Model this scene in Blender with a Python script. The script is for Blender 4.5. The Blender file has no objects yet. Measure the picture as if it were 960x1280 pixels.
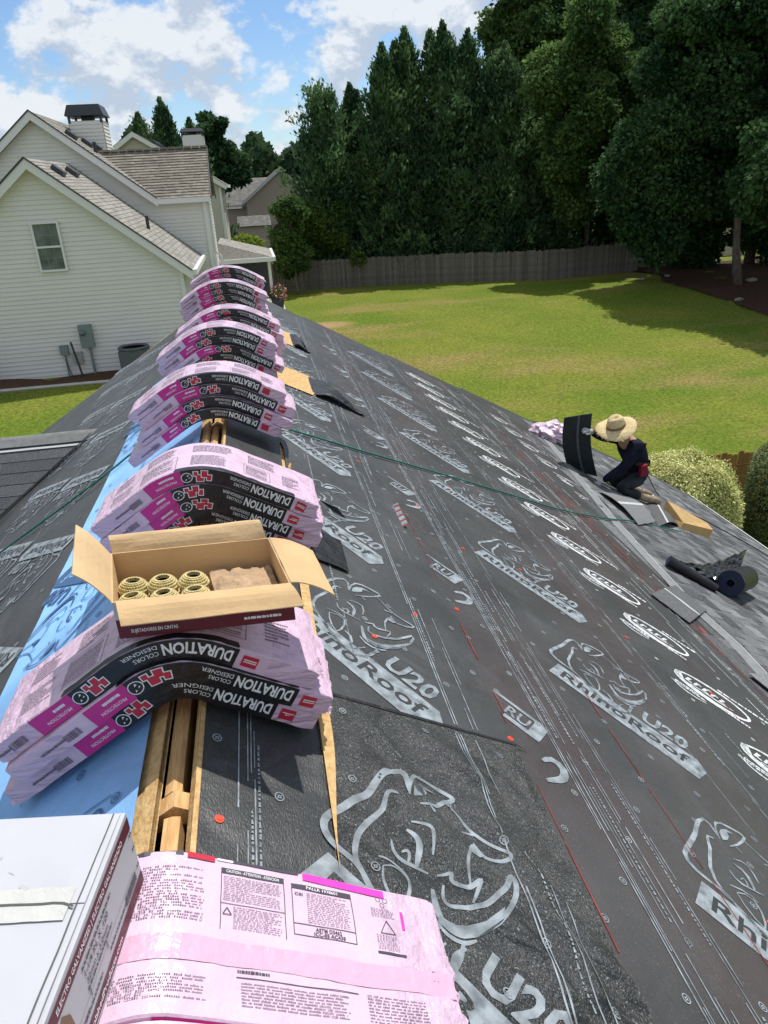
import bpy, bmesh, math, random
import numpy as np
from mathutils import Vector, Matrix, noise as mnoise

# ------------------------------------------------------------------ camera, world, sun, exposure
SC = bpy.context.scene
COL = SC.collection
rad = math.radians
cam_d = bpy.data.cameras.new('camera'); cam = bpy.data.objects.new('camera', cam_d); COL.objects.link(cam)
CR = Vector((0.98358684, -0.17311691, -0.0508671)); CU = Vector((0.11765791, 0.40162798, 0.9082134)); CF = Vector((0.13679745, 0.89929167, -0.41540457))
cam.matrix_world = Matrix(((CR.x, CU.x, -CF.x, 0.352), (CR.y, CU.y, -CF.y, 0.0), (CR.z, CU.z, -CF.z, 1.35), (0, 0, 0, 1)))
cam_d.sensor_fit = 'VERTICAL'; cam_d.sensor_height = 36.0; cam_d.lens = 910 / 1280 * 36.0
cam_d.clip_start = 0.05; cam_d.clip_end = 3000
SC.camera = cam
SC.view_settings.view_transform = 'Standard'; SC.view_settings.look = 'None'
SC.view_settings.exposure = 0.22; SC.view_settings.gamma = 1.0

SUN_EL, SUN_AZ = rad(63), rad(36)          # the sun stands high ahead of the camera, a little to the right
sd = Vector((math.sin(SUN_AZ) * math.cos(SUN_EL), math.cos(SUN_AZ) * math.cos(SUN_EL), math.sin(SUN_EL)))
sun_d = bpy.data.lights.new('sun', 'SUN'); sun = bpy.data.objects.new('sun', sun_d); COL.objects.link(sun)
sun_d.energy = 3.8; sun_d.angle = rad(0.53); sun_d.color = (1.0, 0.965, 0.9)
sun.rotation_euler = sd.to_track_quat('Z', 'Y').to_euler()

W = bpy.data.worlds.new('World'); SC.world = W; W.use_nodes = True
nt = W.node_tree; nt.nodes.clear()
def wn(t, **k):
    n = nt.nodes.new(t)
    for a, b in k.items(): setattr(n, a, b)
    return n
L = nt.links.new
out = wn('ShaderNodeOutputWorld'); bg = wn('ShaderNodeBackground'); L(bg.outputs[0], out.inputs[0])
sky = wn('ShaderNodeTexSky', sky_type='NISHITA', sun_disc=False, sun_elevation=SUN_EL, sun_rotation=SUN_AZ, air_density=1.0, dust_density=0.15, ozone_density=3.0)
bg.inputs['Strength'].default_value = 0.105
tc = wn('ShaderNodeTexCoord'); sep = wn('ShaderNodeSeparateXYZ'); L(tc.outputs['Generated'], sep.inputs[0])
def wm(op, a, b=None, clamp=False):
    n = wn('ShaderNodeMath', operation=op, use_clamp=clamp)
    for i, v in enumerate((a, b)):
        if v is None: continue
        if isinstance(v, (int, float)): n.inputs[i].default_value = v
        else: L(v, n.inputs[i])
    return n.outputs[0]
def cloud_noise(dz):
    cb = wn('ShaderNodeCombineXYZ'); L(sep.outputs['X'], cb.inputs[0]); L(sep.outputs['Y'], cb.inputs[1])
    L(wm('ADD', wm('MULTIPLY', sep.outputs['Z'], 1.5), dz), cb.inputs[2])
    n = wn('ShaderNodeTexNoise'); n.inputs['Scale'].default_value = 9.0; n.inputs['Detail'].default_value = 12.0
    n.inputs['Roughness'].default_value = 0.60; n.inputs['Distortion'].default_value = 0.1; L(cb.outputs[0], n.inputs['Vector'])
    return n.outputs['Fac']
d0 = cloud_noise(7.3); d1 = cloud_noise(7.345)
mask = wn('ShaderNodeMapRange', interpolation_type='SMOOTHSTEP'); L(d0, mask.inputs['Value'])
mask.inputs['From Min'].default_value = 0.425; mask.inputs['From Max'].default_value = 0.525
lit = wn('ShaderNodeMapRange'); L(wm('SUBTRACT', d0, d1), lit.inputs['Value'])
lit.inputs['From Min'].default_value = -0.045; lit.inputs['From Max'].default_value = 0.05
ccol = wn('ShaderNodeMixRGB'); L(lit.outputs[0], ccol.inputs['Fac'])
ccol.inputs['Color1'].default_value = (4.3, 5.0, 6.0, 1); ccol.inputs['Color2'].default_value = (7.0, 7.3, 7.6, 1)
mx = wn('ShaderNodeMixRGB'); L(wm('MULTIPLY', mask.outputs[0], 0.93), mx.inputs['Fac']); tint = wn('ShaderNodeMixRGB', blend_type='MULTIPLY'); tint.inputs['Fac'].default_value = 1.0; L(sky.outputs[0], tint.inputs['Color1']); tint.inputs['Color2'].default_value = (.80, .90, 1.02, 1); L(tint.outputs[0], mx.inputs['Color1']); L(ccol.outputs[0], mx.inputs['Color2'])
L(mx.outputs[0], bg.inputs['Color'])

# ------------------------------------------------------------------ materials
MATS = {}
def mat(name, col, rough=0.7, spec=0.4, var=0.0, vscale=6.0, bump=0.0, bscale=40.0, metal=0.0, detail=4.0, col2=None, objrand=0.0, island=0.0,
        transl=0.0, stretch=None, sheen=0.0, coat=0.0):
    if name in MATS: return MATS[name]
    m = bpy.data.materials.new(name); m.use_nodes = True; MATS[name] = m
    t = m.node_tree; N = t.nodes; K = t.links.new
    p = N['Principled BSDF']; p.inputs['Roughness'].default_value = rough; p.inputs['Metallic'].default_value = metal
    p.inputs['Specular IOR Level'].default_value = spec; p.inputs['Coat Weight'].default_value = coat
    c = (*col, 1); cur = None
    tcn = N.new('ShaderNodeTexCoord'); vec = tcn.outputs['Object']
    if stretch:
        mp = N.new('ShaderNodeMapping'); mp.inputs['Scale'].default_value = stretch; K(vec, mp.inputs[0]); vec = mp.outputs[0]
    if var > 0 or col2:
        n = N.new('ShaderNodeTexNoise'); n.inputs['Scale'].default_value = vscale; n.inputs['Detail'].default_value = detail; K(vec, n.inputs['Vector'])
        r = N.new('ShaderNodeMapRange'); K(n.outputs['Fac'], r.inputs[0]); r.inputs[1].default_value = 0.33; r.inputs[2].default_value = 0.67
        x = N.new('ShaderNodeMixRGB'); K(r.outputs[0], x.inputs[0])
        a = col if col2 else tuple(v * (1 - var) for v in col); b = col2 if col2 else tuple(min(1, v * (1 + var)) for v in col)
        x.inputs[1].default_value = (*a, 1); x.inputs[2].default_value = (*b, 1); cur = x.outputs[0]
    for amt, kind in ((objrand, 'o'), (island, 'i')):
        if amt > 0:
            if kind == 'o': s = N.new('ShaderNodeObjectInfo').outputs['Random']
            else: s = N.new('ShaderNodeNewGeometry').outputs['Random Per Island']
            r = N.new('ShaderNodeMapRange'); K(s, r.inputs[0]); r.inputs[3].default_value = 1 - amt; r.inputs[4].default_value = 1 + amt
            x = N.new('ShaderNodeMixRGB'); x.blend_type = 'MULTIPLY'; x.inputs[0].default_value = 1
            if cur: K(cur, x.inputs[1])
            else: x.inputs[1].default_value = c
            K(r.outputs[0], x.inputs[2]); cur = x.outputs[0]
    if cur: K(cur, p.inputs['Base Color'])
    else: p.inputs['Base Color'].default_value = c
    if bump > 0:
        n = N.new('ShaderNodeTexNoise'); n.inputs['Scale'].default_value = bscale; n.inputs['Detail'].default_value = 5; K(vec, n.inputs['Vector'])
        b = N.new('ShaderNodeBump'); b.inputs['Strength'].default_value = bump; b.inputs['Distance'].default_value = 0.02; K(n.outputs['Fac'], b.inputs['Height']); K(b.outputs[0], p.inputs['Normal'])
    if transl > 0:
        td = N.new('ShaderNodeBsdfTranslucent'); ms = N.new('ShaderNodeMixShader'); ms.inputs[0].default_value = transl
        if cur: K(cur, td.inputs[0])
        else: td.inputs[0].default_value = c
        K(p.outputs[0], ms.inputs[1]); K(td.outputs[0], ms.inputs[2]); K(ms.outputs[0], N['Material Output'].inputs[0])
    return m

def underlayment_mat(name, col, rough, red=0.0, fleck=0.0, weave=0.25):
    m = mat(name, col, rough, 0.5); t = m.node_tree; N = t.nodes; K = t.links.new; p = N['Principled BSDF']
    tcn = N.new('ShaderNodeTexCoord')
    n1 = N.new('ShaderNodeTexNoise'); n1.inputs['Scale'].default_value = 1.7; n1.inputs['Detail'].default_value = 6; K(tcn.outputs['Object'], n1.inputs['Vector'])
    r1 = N.new('ShaderNodeMapRange'); K(n1.outputs['Fac'], r1.inputs[0]); r1.inputs[1].default_value = .35; r1.inputs[2].default_value = .68
    x1 = N.new('ShaderNodeMixRGB'); K(r1.outputs[0], x1.inputs[0]); x1.inputs[1].default_value = (*[v * .8 for v in col], 1); x1.inputs[2].default_value = (*[v * 1.35 for v in col], 1)
    cur = x1.outputs[0]
    if red > 0:
        mp = N.new('ShaderNodeMapping'); mp.inputs['Scale'].default_value = (1.5, .22, 1.5); K(tcn.outputs['Object'], mp.inputs[0])
        n2 = N.new('ShaderNodeTexNoise'); n2.inputs['Scale'].default_value = 1.5; n2.inputs['Detail'].default_value = 5; K(mp.outputs[0], n2.inputs['Vector'])
        r2 = N.new('ShaderNodeMapRange'); K(n2.outputs['Fac'], r2.inputs[0]); r2.inputs[1].default_value = .45; r2.inputs[2].default_value = .75; r2.inputs[4].default_value = red
        x2 = N.new('ShaderNodeMixRGB'); K(r2.outputs[0], x2.inputs[0]); K(cur, x2.inputs[1]); x2.inputs[2].default_value = (.13, .05, .045, 1); cur = x2.outputs[0]
    if fleck > 0:
        n3 = N.new('ShaderNodeTexNoise'); n3.inputs['Scale'].default_value = 150; n3.inputs['Detail'].default_value = 2; K(tcn.outputs['Object'], n3.inputs['Vector'])
        r3 = N.new('ShaderNodeMapRange'); K(n3.outputs['Fac'], r3.inputs[0]); r3.inputs[1].default_value = .63; r3.inputs[2].default_value = .72; r3.inputs[4].default_value = fleck
        x3 = N.new('ShaderNodeMixRGB'); K(r3.outputs[0], x3.inputs[0]); K(cur, x3.inputs[1]); x3.inputs[2].default_value = (.3, .3, .29, 1); cur = x3.outputs[0]
    # dust trodden across the sheet
    mpd = N.new('ShaderNodeMapping'); mpd.inputs['Scale'].default_value = (2.2, 1.2, 2.2); mpd.inputs['Rotation'].default_value = (0, 0, .6); K(tcn.outputs['Object'], mpd.inputs[0])
    nd = N.new('ShaderNodeTexNoise'); nd.inputs['Scale'].default_value = 1.6; nd.inputs['Detail'].default_value = 10; nd.inputs['Roughness'].default_value = .7; K(mpd.outputs[0], nd.inputs['Vector'])
    rd = N.new('ShaderNodeMapRange'); K(nd.outputs['Fac'], rd.inputs[0]); rd.inputs[1].default_value = .50; rd.inputs[2].default_value = .78; rd.inputs[4].default_value = .30
    xd = N.new('ShaderNodeMixRGB'); K(rd.outputs[0], xd.inputs[0]); K(cur, xd.inputs[1]); xd.inputs[2].default_value = (.16, .155, .15, 1); cur = xd.outputs[0]
    K(cur, p.inputs['Base Color'])
    mp = N.new('ShaderNodeMapping'); mp.inputs['Scale'].default_value = (260, 90, 260); K(tcn.outputs['Object'], mp.inputs[0])
    n4 = N.new('ShaderNodeTexNoise'); n4.inputs['Scale'].default_value = 1; n4.inputs['Detail'].default_value = 2; K(mp.outputs[0], n4.inputs['Vector'])
    n5 = N.new('ShaderNodeTexNoise'); n5.inputs['Scale'].default_value = 9; n5.inputs['Detail'].default_value = 3; n5.inputs['Distortion'].default_value = .6; K(tcn.outputs['Object'], n5.inputs['Vector'])
    ad = N.new('ShaderNodeMath'); ad.operation = 'MULTIPLY_ADD'; K(n5.outputs['Fac'], ad.inputs[0]); ad.inputs[1].default_value = 1.6; K(n4.outputs['Fac'], ad.inputs[2])
    n6 = N.new('ShaderNodeTexNoise'); n6.inputs['Scale'].default_value = 2.4; n6.inputs['Detail'].default_value = 2; n6.inputs['Distortion'].default_value = 1.2; K(tcn.outputs['Object'], n6.inputs['Vector'])
    ae = N.new('ShaderNodeMath'); ae.operation = 'MULTIPLY_ADD'; K(n6.outputs['Fac'], ae.inputs[0]); ae.inputs[1].default_value = 14; K(ad.outputs[0], ae.inputs[2])
    b = N.new('ShaderNodeBump'); b.inputs['Strength'].default_value = weave; b.inputs['Distance'].default_value = .006; K(ae.outputs[0], b.inputs['Height']); K(b.outputs[0], p.inputs['Normal'])
    return m

M_UND = underlayment_mat('black_underlayment', (.047, .048, .048), .43, red=.22, fleck=.2)
M_UNDN = underlayment_mat('black_underlayment_creased', (.032, .034, .035), .36, red=.0, fleck=.85, weave=1.2)
M_UNDL = underlayment_mat('black_underlayment_left', (.046, .047, .047), .45, red=.0, fleck=.15)
M_STRIP = underlayment_mat('black_ridge_strip', (.032, .034, .035), .45, fleck=.3, weave=.4)
M_BLUE = underlayment_mat('blue_underlayment', (.25, .49, .82), .42, weave=.3)
M_INK = mat('grey_ink', (.235, .265, .285), .6, .3, var=.4, vscale=22)
M_INKW = mat('white_ink', (.60, .62, .62), .55, .4, var=.3, vscale=30)
M_INKD = mat('dark_ink', (.035, .037, .037), .55, .4)
M_BINK = mat('blue_ink', (.06, .13, .27), .55)
M_CHALK = mat('red_chalk', (.22, .055, .05), .9, .1, var=.4, vscale=8)
M_CAP = mat('red_plastic_cap', (.75, .07, .03), .4, .5)
M_OSB = mat('osb_board', (.50, .30, .12), .8, .2, col2=(.66, .46, .22), vscale=38, detail=6, bump=.4, bscale=60)
M_LUM = mat('lumber', (.52, .30, .12), .75, .2, col2=(.70, .46, .22), vscale=14, stretch=(8, 1, 8), bump=.25, bscale=40)
M_GALV = mat('white_metal', (.75, .75, .73), .45, .5)
M_PINK = mat('pink_wrapper', (.68, .49, .61), .25, .5, var=.06, vscale=9, bump=.35, bscale=26)
M_PINKF = mat('pink_wrapper_stretched', (.65, .46, .59), .35, .5, var=.10, vscale=14, bump=.9, bscale=22, stretch=(.5, 1, 2.2))
M_PBAND = mat('pink_tape', (.70, .40, .53), .28, .5, bump=.3, bscale=30)
M_MAG = mat('magenta_print', (.56, .018, .24), .38, .5)
M_HOT = mat('hot_pink_print', (.85, .05, .45), .4, .5)
M_BLACK = mat('black_print', (.012, .012, .014), .33, .5, bump=.4, bscale=30)
M_WHITE = mat('white_print', (.78, .78, .78), .4, .4)
M_REDP = mat('red_print', (.50, .02, .05), .38, .5)
M_GREYT = mat('grey_print', (.17, .13, .17), .5, .3)
M_DARKT = mat('dark_print', (.07, .06, .08), .5, .3)
M_TAN = mat('cardboard', (.58, .39, .20), .8, .2, var=.08, vscale=7, bump=.12, bscale=60)
M_TAND = mat('cardboard_worn', (.60, .42, .23), .8, .2, var=.12, vscale=4, bump=.12, bscale=50)
M_MAROON = mat('maroon_print', (.12, .012, .025), .5, .4)
M_BOXW = mat('white_carton', (.50, .50, .53), .5, .4, var=.04, vscale=5)
M_BOXS = mat('white_carton_smudge', (.62, .61, .55), .6, .3)
M_SEAM = mat('seam_shadow', (.10, .10, .09), .9)
M_BRASS = mat('brass_nails', (.74, .64, .33), .4, .5, metal=.35, var=.2, vscale=60)
M_HOLE = mat('dark_hole', (.02, .015, .01), .9, .1)
M_KRAFT = mat('kraft_paper', (.45, .31, .19), .85, .2, var=.15, vscale=20, bump=.6, bscale=40)
def shingle_mat(name, col, col2):
    return mat(name, col, .9, .25, col2=col2, vscale=55, detail=3, objrand=.38, bump=.5, bscale=220)
M_SH = shingle_mat('shingle_grey', (.095, .098, .10), (.17, .172, .175))
M_SHL = shingle_mat('shingle_light', (.15, .153, .157), (.22, .223, .227))
M_SHD = shingle_mat('shingle_dark', (.062, .066, .07), (.11, .114, .12))
M_SHB = mat('shingle_back', (.016, .022, .024), .6, .4, var=.2, vscale=20)
M_SHCH = mat('shingle_charcoal', (.062, .065, .07), .9, .3, col2=(.115, .12, .125), vscale=70, objrand=.2, bump=.5, bscale=200)
M_CUT = mat('release_strip', (.22, .23, .23), .7, .3, var=.12, vscale=20)
M_CUTW = mat('white_strip', (.50, .50, .49), .6, .3)
M_SIDE = mat('vinyl_siding', (.72, .695, .64), .55, .35, var=.02, vscale=2)
M_SIDE2 = mat('vinyl_siding_cream', (.55, .50, .42), .55, .35, var=.02, vscale=2)
M_TRIM = mat('trim_white', (.74, .73, .70), .5, .4)
M_NROOF = mat('weathered_shingle', (.22, .207, .182), .9, .2, col2=(.35, .33, .29), vscale=9, stretch=(1, 1, 5), detail=6, bump=.3, bscale=60, island=.18)
M_NROOF2 = mat('brown_shingle', (.18, .16, .13), .9, .2, col2=(.30, .27, .22), vscale=7, stretch=(1, 1, 5), detail=6, bump=.3, bscale=60, island=.22)
M_NDARK = mat('dark_metal', (.035, .04, .045), .5, .5)
M_GLASS = mat('window_glass', (.07, .09, .09), .10, .6, col2=(.17, .21, .205), vscale=2.5)  # paler blotches put reflections into the colour of the glass
M_GREYBOX = mat('grey_painted_metal', (.20, .24, .23), .5, .4)
M_GRILL = mat('condenser_grey', (.10, .11, .115), .6, .4)
M_WOODG = mat('weathered_fence', (.105, .09, .075), .9, .15, col2=(.21, .185, .16), vscale=5, stretch=(6, 6, .6), objrand=.25)
M_WOODB = mat('cedar_fence', (.30, .155, .055), .85, .2, col2=(.40, .22, .085), vscale=6, stretch=(6, 6, .6), objrand=.18)
M_BARK = mat('bark', (.12, .095, .075), .95, .1, col2=(.22, .18, .15), vscale=12, stretch=(1, 1, .2), bump=.8, bscale=20)
def leaf(name, a, b, tr=.42): return mat(name, a, .7, .12, col2=b, vscale=.42, island=.45, transl=tr)  # tone b in random clumps: leaf variety, plus sunlit highlights put into the colour
M_LEY = leaf('cypress_foliage', (.036, .090, .042), (.155, .255, .10))
M_BROAD = leaf('broadleaf_foliage', (.042, .10, .030), (.16, .25, .07))
M_OAK = leaf('dark_broadleaf_foliage', (.026, .072, .030), (.09, .17, .06), .34)
M_BRIGHT = leaf('bright_foliage', (.06, .12, .02), (.13, .20, .04), .35)
M_YEL = leaf('yellow_green_foliage', (.16, .24, .03), (.28, .34, .06), .35)
M_HEDGE = leaf('variegated_hedge_foliage', (.46, .48, .15), (.80, .78, .38), .2)
M_HEDGE2 = leaf('dark_hedge_foliage', (.12, .16, .07), (.26, .30, .13), .15)
M_FAR = leaf('far_foliage', (.035, .075, .035), (.075, .13, .055), .25)
M_FLOWER = mat('pink_petals', (.62, .26, .26), .6, .3, island=.3)
M_STRAW = mat('straw', (.66, .52, .28), .8, .2, var=.2, vscale=40, bump=.5, bscale=90)
M_NAVY = mat('navy_cloth', (.010, .012, .024), .9, .15, var=.3, vscale=9, bump=.3, bscale=30)
M_TROUS = mat('dark_grey_cloth', (.035, .04, .045), .9, .15, var=.35, vscale=9, bump=.3, bscale=30)
M_SKIN = mat('skin', (.42, .24, .15), .55, .4)
M_GLOVE = mat('grey_glove', (.40, .40, .40), .85, .2, var=.2, vscale=30)
M_BOOT = mat('tan_boot', (.34, .26, .18), .8, .2, var=.3, vscale=20)
M_POUCH = mat('dark_red_pouch', (.22, .015, .03), .8, .2)
M_ROPE = mat('green_rope', (.02, .16, .12), .75, .3, var=.3, vscale=60)
M_ROPEK = mat('black_rope', (.02, .02, .022), .8, .3)
M_FOAM = mat('tan_foam', (.50, .33, .15), .9, .15, var=.1, vscale=12, bump=.4, bscale=60)
M_FILM = mat('black_film', (.018, .018, .02), .42, .35, bump=.8, bscale=14)
M_CORE = mat('blue_core', (.010, .016, .045), .5, .4)
M_STONE = mat('pale_rock', (.30, .26, .22), .9, .2, var=.3, vscale=8, bump=.6, bscale=10)
M_CONC = mat('concrete', (.50, .47, .41), .9, .2, var=.1, vscale=4)
M_MULCH = mat('mulch', (.055, .032, .02), .95, .1, col2=(.15, .085, .05), vscale=30, detail=8, bump=1, bscale=40)
M_PINE = mat('pine_straw', (.05, .028, .018), .95, .1, col2=(.11, .062, .04), vscale=9, detail=8, bump=1, bscale=30)
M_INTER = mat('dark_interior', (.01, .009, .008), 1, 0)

def grass_mat():
    m = mat('lawn_grass', (.1, .13, .03), .9, .15); t = m.node_tree; N = t.nodes; K = t.links.new; p = N['Principled BSDF']
    g = N.new('ShaderNodeTexCoord').outputs['Object']
    def noi(sc, det, lo, hi, st=None):
        v = g
        if st:
            mp = N.new('ShaderNodeMapping'); mp.inputs['Scale'].default_value = st; K(g, mp.inputs[0]); v = mp.outputs[0]
        n = N.new('ShaderNodeTexNoise'); n.inputs['Scale'].default_value = sc; n.inputs['Detail'].default_value = det; K(v, n.inputs['Vector'])
        r = N.new('ShaderNodeMapRange'); K(n.outputs['Fac'], r.inputs[0]); r.inputs[1].default_value = lo; r.inputs[2].default_value = hi; return r.outputs[0], n.outputs['Fac']
    def mixc(f, a, b):
        x = N.new('ShaderNodeMixRGB'); K(f, x.inputs[0])
        for i, v in ((1, a), (2, b)):
            if isinstance(v, tuple): x.inputs[i].default_value = (*v, 1)
            else: K(v, x.inputs[i])
        return x.outputs[0]
    a, _ = noi(.26, 7, .36, .64); c = mixc(a, (.165, .245, .022), (.26, .29, .038))
    b, _ = noi(.30, 6, .50, .70, (.45, 1.4, 1)); c = mixc(b, c, (.36, .29, .09))
    d, f = noi(9, 6, .3, .7); x = N.new('ShaderNodeMixRGB'); x.blend_type = 'MULTIPLY'; x.inputs[0].default_value = .55; K(c, x.inputs[1]); K(d, x.inputs[2]); c2 = x.outputs[0]
    # worn straw coloured patch in the lawn
    mp = N.new('ShaderNodeMapping'); mp.inputs['Location'].default_value = (-3.6, -37.4, 0); K(g, mp.inputs[0])
    mp2 = N.new('ShaderNodeMapping'); mp2.inputs['Scale'].default_value = (.62, 1.1, 0); K(mp.outputs[0], mp2.inputs[0])
    ln = N.new('ShaderNodeVectorMath'); ln.operation = 'LENGTH'; K(mp2.outputs[0], ln.inputs[0])
    ad = N.new('ShaderNodeMath'); ad.operation = 'MULTIPLY_ADD'; K(f, ad.inputs[0]); ad.inputs[1].default_value = .6; K(ln.outputs['Value'], ad.inputs[2])
    r = N.new('ShaderNodeMapRange'); K(ad.outputs[0], r.inputs[0]); r.inputs[1].default_value = 1.35; r.inputs[2].default_value = .8
    c3 = mixc(r.outputs[0], c2, (.40, .27, .13)); K(c3, p.inputs['Base Color'])
    n = N.new('ShaderNodeTexNoise'); n.inputs['Scale'].default_value = 22; n.inputs['Detail'].default_value = 6; K(g, n.inputs['Vector'])
    bp = N.new('ShaderNodeBump'); bp.inputs['Strength'].default_value = .9; bp.inputs['Distance'].default_value = .08; K(n.outputs['Fac'], bp.inputs['Height']); K(bp.outputs[0], p.inputs['Normal'])
    return m
M_GRASS = grass_mat()

# ------------------------------------------------------------------ helpers
class MB:
    def __init__(s): s.v = []; s.f = []; s.m = []
    def add(s, vs, fs, mi=0):
        o = len(s.v); s.v.extend(tuple(q) for q in vs); s.f.extend(tuple(o + i for i in f) for f in fs); s.m.extend([mi] * len(fs)); return s
    def quad(s, a, b, c, d, mi=0): return s.add((a, b, c, d), ((0, 1, 2, 3),), mi)
    def box(s, x0, x1, y0, y1, z0, z1, mi=0, T=None):
        vs = [(x, y, z) for x in (x0, x1) for y in (y0, y1) for z in (z0, z1)]
        if T: vs = [tuple(T(*q)) for q in vs]
        return s.add(vs, ((0, 1, 3, 2), (4, 6, 7, 5), (0, 4, 5, 1), (2, 3, 7, 6), (0, 2, 6, 4), (1, 5, 7, 3)), mi)
    def hexa(s, b, t, mi=0):           # four bottom and four top corners in the same turning order
        return s.add(list(b) + list(t), ((3, 2, 1, 0), (4, 5, 6, 7), (0, 1, 5, 4), (1, 2, 6, 5), (2, 3, 7, 6), (3, 0, 4, 7)), mi)
    def slab(s, poly, dvec, mi=0):     # extrude a polygon by a vector
        n = len(poly); d = Vector(dvec); top = [Vector(q) for q in poly]; bot = [q + d for q in top]
        fs = [tuple(range(n)), tuple(reversed(range(n, 2 * n)))] + [(i, n + i, n + (i + 1) % n, (i + 1) % n) for i in range(n)]
        return s.add(top + bot, fs, mi)
    def tube(s, pts, r, k=6, mi=0, caps=True):
        pts = [Vector(p) for p in pts]; rs = r if isinstance(r, (list, tuple)) else [r] * len(pts); rings = []; up = Vector((0, 0, 1))
        for i, p in enumerate(pts):
            t = (pts[min(i + 1, len(pts) - 1)] - pts[max(i - 1, 0)]).normalized()
            a = t.cross(up if abs(t.z) < .95 else Vector((1, 0, 0))).normalized(); b = t.cross(a)
            rings.append([p + (a * math.cos(2 * math.pi * j / k) + b * math.sin(2 * math.pi * j / k)) * rs[i] for j in range(k)])
        vs = [q for g in rings for q in g]; fs = []
        for i in range(len(pts) - 1):
            for j in range(k): fs.append((i * k + j, i * k + (j + 1) % k, (i + 1) * k + (j + 1) % k, (i + 1) * k + j))
        if caps: fs += [tuple(reversed(range(k))), tuple((len(pts) - 1) * k + j for j in range(k))]
        return s.add(vs, fs, mi)
    def lathe(s, prof, k=24, mi=0, T=None, close=False):
        vs = [(r * math.cos(2 * math.pi * j / k), r * math.sin(2 * math.pi * j / k), z) for r, z in prof for j in range(k)]
        if T: vs = [tuple(T(*q)) for q in vs]
        n = len(prof); fs = [(i * k + j, i * k + (j + 1) % k, (i + 1) * k + (j + 1) % k, (i + 1) * k + j) for i in range(n - 1) for j in range(k)]
        if close: fs += [tuple(reversed(range(k))), tuple((n - 1) * k + j for j in range(k))]
        return s.add(vs, fs, mi)
    def grid(s, fn, nu, nv, mi=0):
        vs = [fn(i / nu, j / nv) for i in range(nu + 1) for j in range(nv + 1)]
        return s.add(vs, [(i * (nv + 1) + j, (i + 1) * (nv + 1) + j, (i + 1) * (nv + 1) + j + 1, i * (nv + 1) + j + 1) for i in range(nu) for j in range(nv)], mi)
    def mesh(s, name, mats, smooth=False):
        me = bpy.data.meshes.new(name); me.from_pydata(s.v, [], s.f)
        for m in (mats if isinstance(mats, (list, tuple)) else [mats]): me.materials.append(m)
        me.polygons.foreach_set('material_index', s.m)
        if smooth: me.polygons.foreach_set('use_smooth', [True] * len(s.f))
        me.update(); return me
    def build(s, name, mats, parent=None, smooth=False, world=True, fix=False, crease=None):
        me = s.mesh(name, mats, smooth)
        if fix:
            bm = bmesh.new(); bm.from_mesh(me); bmesh.ops.recalc_face_normals(bm, faces=bm.faces); bm.to_mesh(me); bm.free()
        if crease: me.set_sharp_from_angle(angle=rad(crease))
        return link(name, me, parent, world)
def link(name, me, parent=None, world=True):
    o = bpy.data.objects.new(name, me); COL.objects.link(o)
    if parent:
        o.parent = parent
        if world: o.matrix_parent_inverse = ROOTM[parent.name].inverted() if parent.name in ROOTM else Matrix()
    return o
ROOTM = {}
def thing(name, label, cat, loc=(0, 0, 0), group=None, rotz=0.0):
    o = bpy.data.objects.new(name, None); COL.objects.link(o); o.location = loc; o.rotation_euler = (0, 0, rotz); o.empty_display_size = .2
    ROOTM[o.name] = Matrix.Translation(loc) @ Matrix.Rotation(rotz, 4, 'Z')
    return tag(o, label, cat, group)
def tag(o, label, cat, group=None):
    o['label'] = label; o['category'] = cat
    if group: o['group'] = group
    return o
def structure(o): o['kind'] = 'structure'; return o
def stuff(o): o['kind'] = 'stuff'; return o

_TX = {}
def text_tris(s, bold=0.0):            # flat letters of height 1: vertices and triangles
    key = (s, bold)
    if key in _TX: return _TX[key]
    cu = bpy.data.curves.new('lettering', 'FONT'); cu.body = s; cu.size = 1.0; cu.resolution_u = 2; cu.offset = bold; cu.fill_mode = 'FRONT'
    o = bpy.data.objects.new('lettering', cu); COL.objects.link(o)
    dg = bpy.context.evaluated_depsgraph_get(); me = bpy.data.meshes.new_from_object(o.evaluated_get(dg))
    bm = bmesh.new(); bm.from_mesh(me); bmesh.ops.triangulate(bm, faces=bm.faces)
    bpy.data.objects.remove(o); bpy.data.curves.remove(cu); bpy.data.meshes.remove(me)
    xs = [v.co.x for v in bm.verts]; w = max(xs) - min(xs); x0 = min(xs)
    ys = [v.co.y for v in bm.verts]; cap = .72
    vs = [((v.co.x - x0) / cap, v.co.y / cap) for v in bm.verts]; fs = [tuple(v.index for v in f.verts) for f in bm.faces]
    bm.free(); _TX[key] = (vs, fs, w / cap); return _TX[key]
def lettering(mb, s, width, height, fn, mi, bold=0.0, cuts=0.0):     # letters mapped by fn(x, y); x 0..width, y 0..height
    vs, fs, w = text_tris(s, bold)
    if cuts:
        bm = bmesh.new(); bv = [bm.verts.new((x, y, 0)) for x, y in vs]
        for f in fs:
            try: bm.faces.new([bv[i] for i in f])
            except ValueError: pass
        n = int(width / cuts)
        for i in range(1, n + 1): bmesh.ops.bisect_plane(bm, geom=bm.verts[:] + bm.edges[:] + bm.faces[:], plane_co=(w * i / (n + 1), 0, 0), plane_no=(1, 0, 0))
        bm.verts.index_update(); vs = [(v.co.x, v.co.y) for v in bm.verts]; fs = [tuple(v.index for v in f.verts) for f in bm.faces]; bm.free()
    mb.add([fn(x / w * width, y * height) for x, y in vs], fs, mi)
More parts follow.
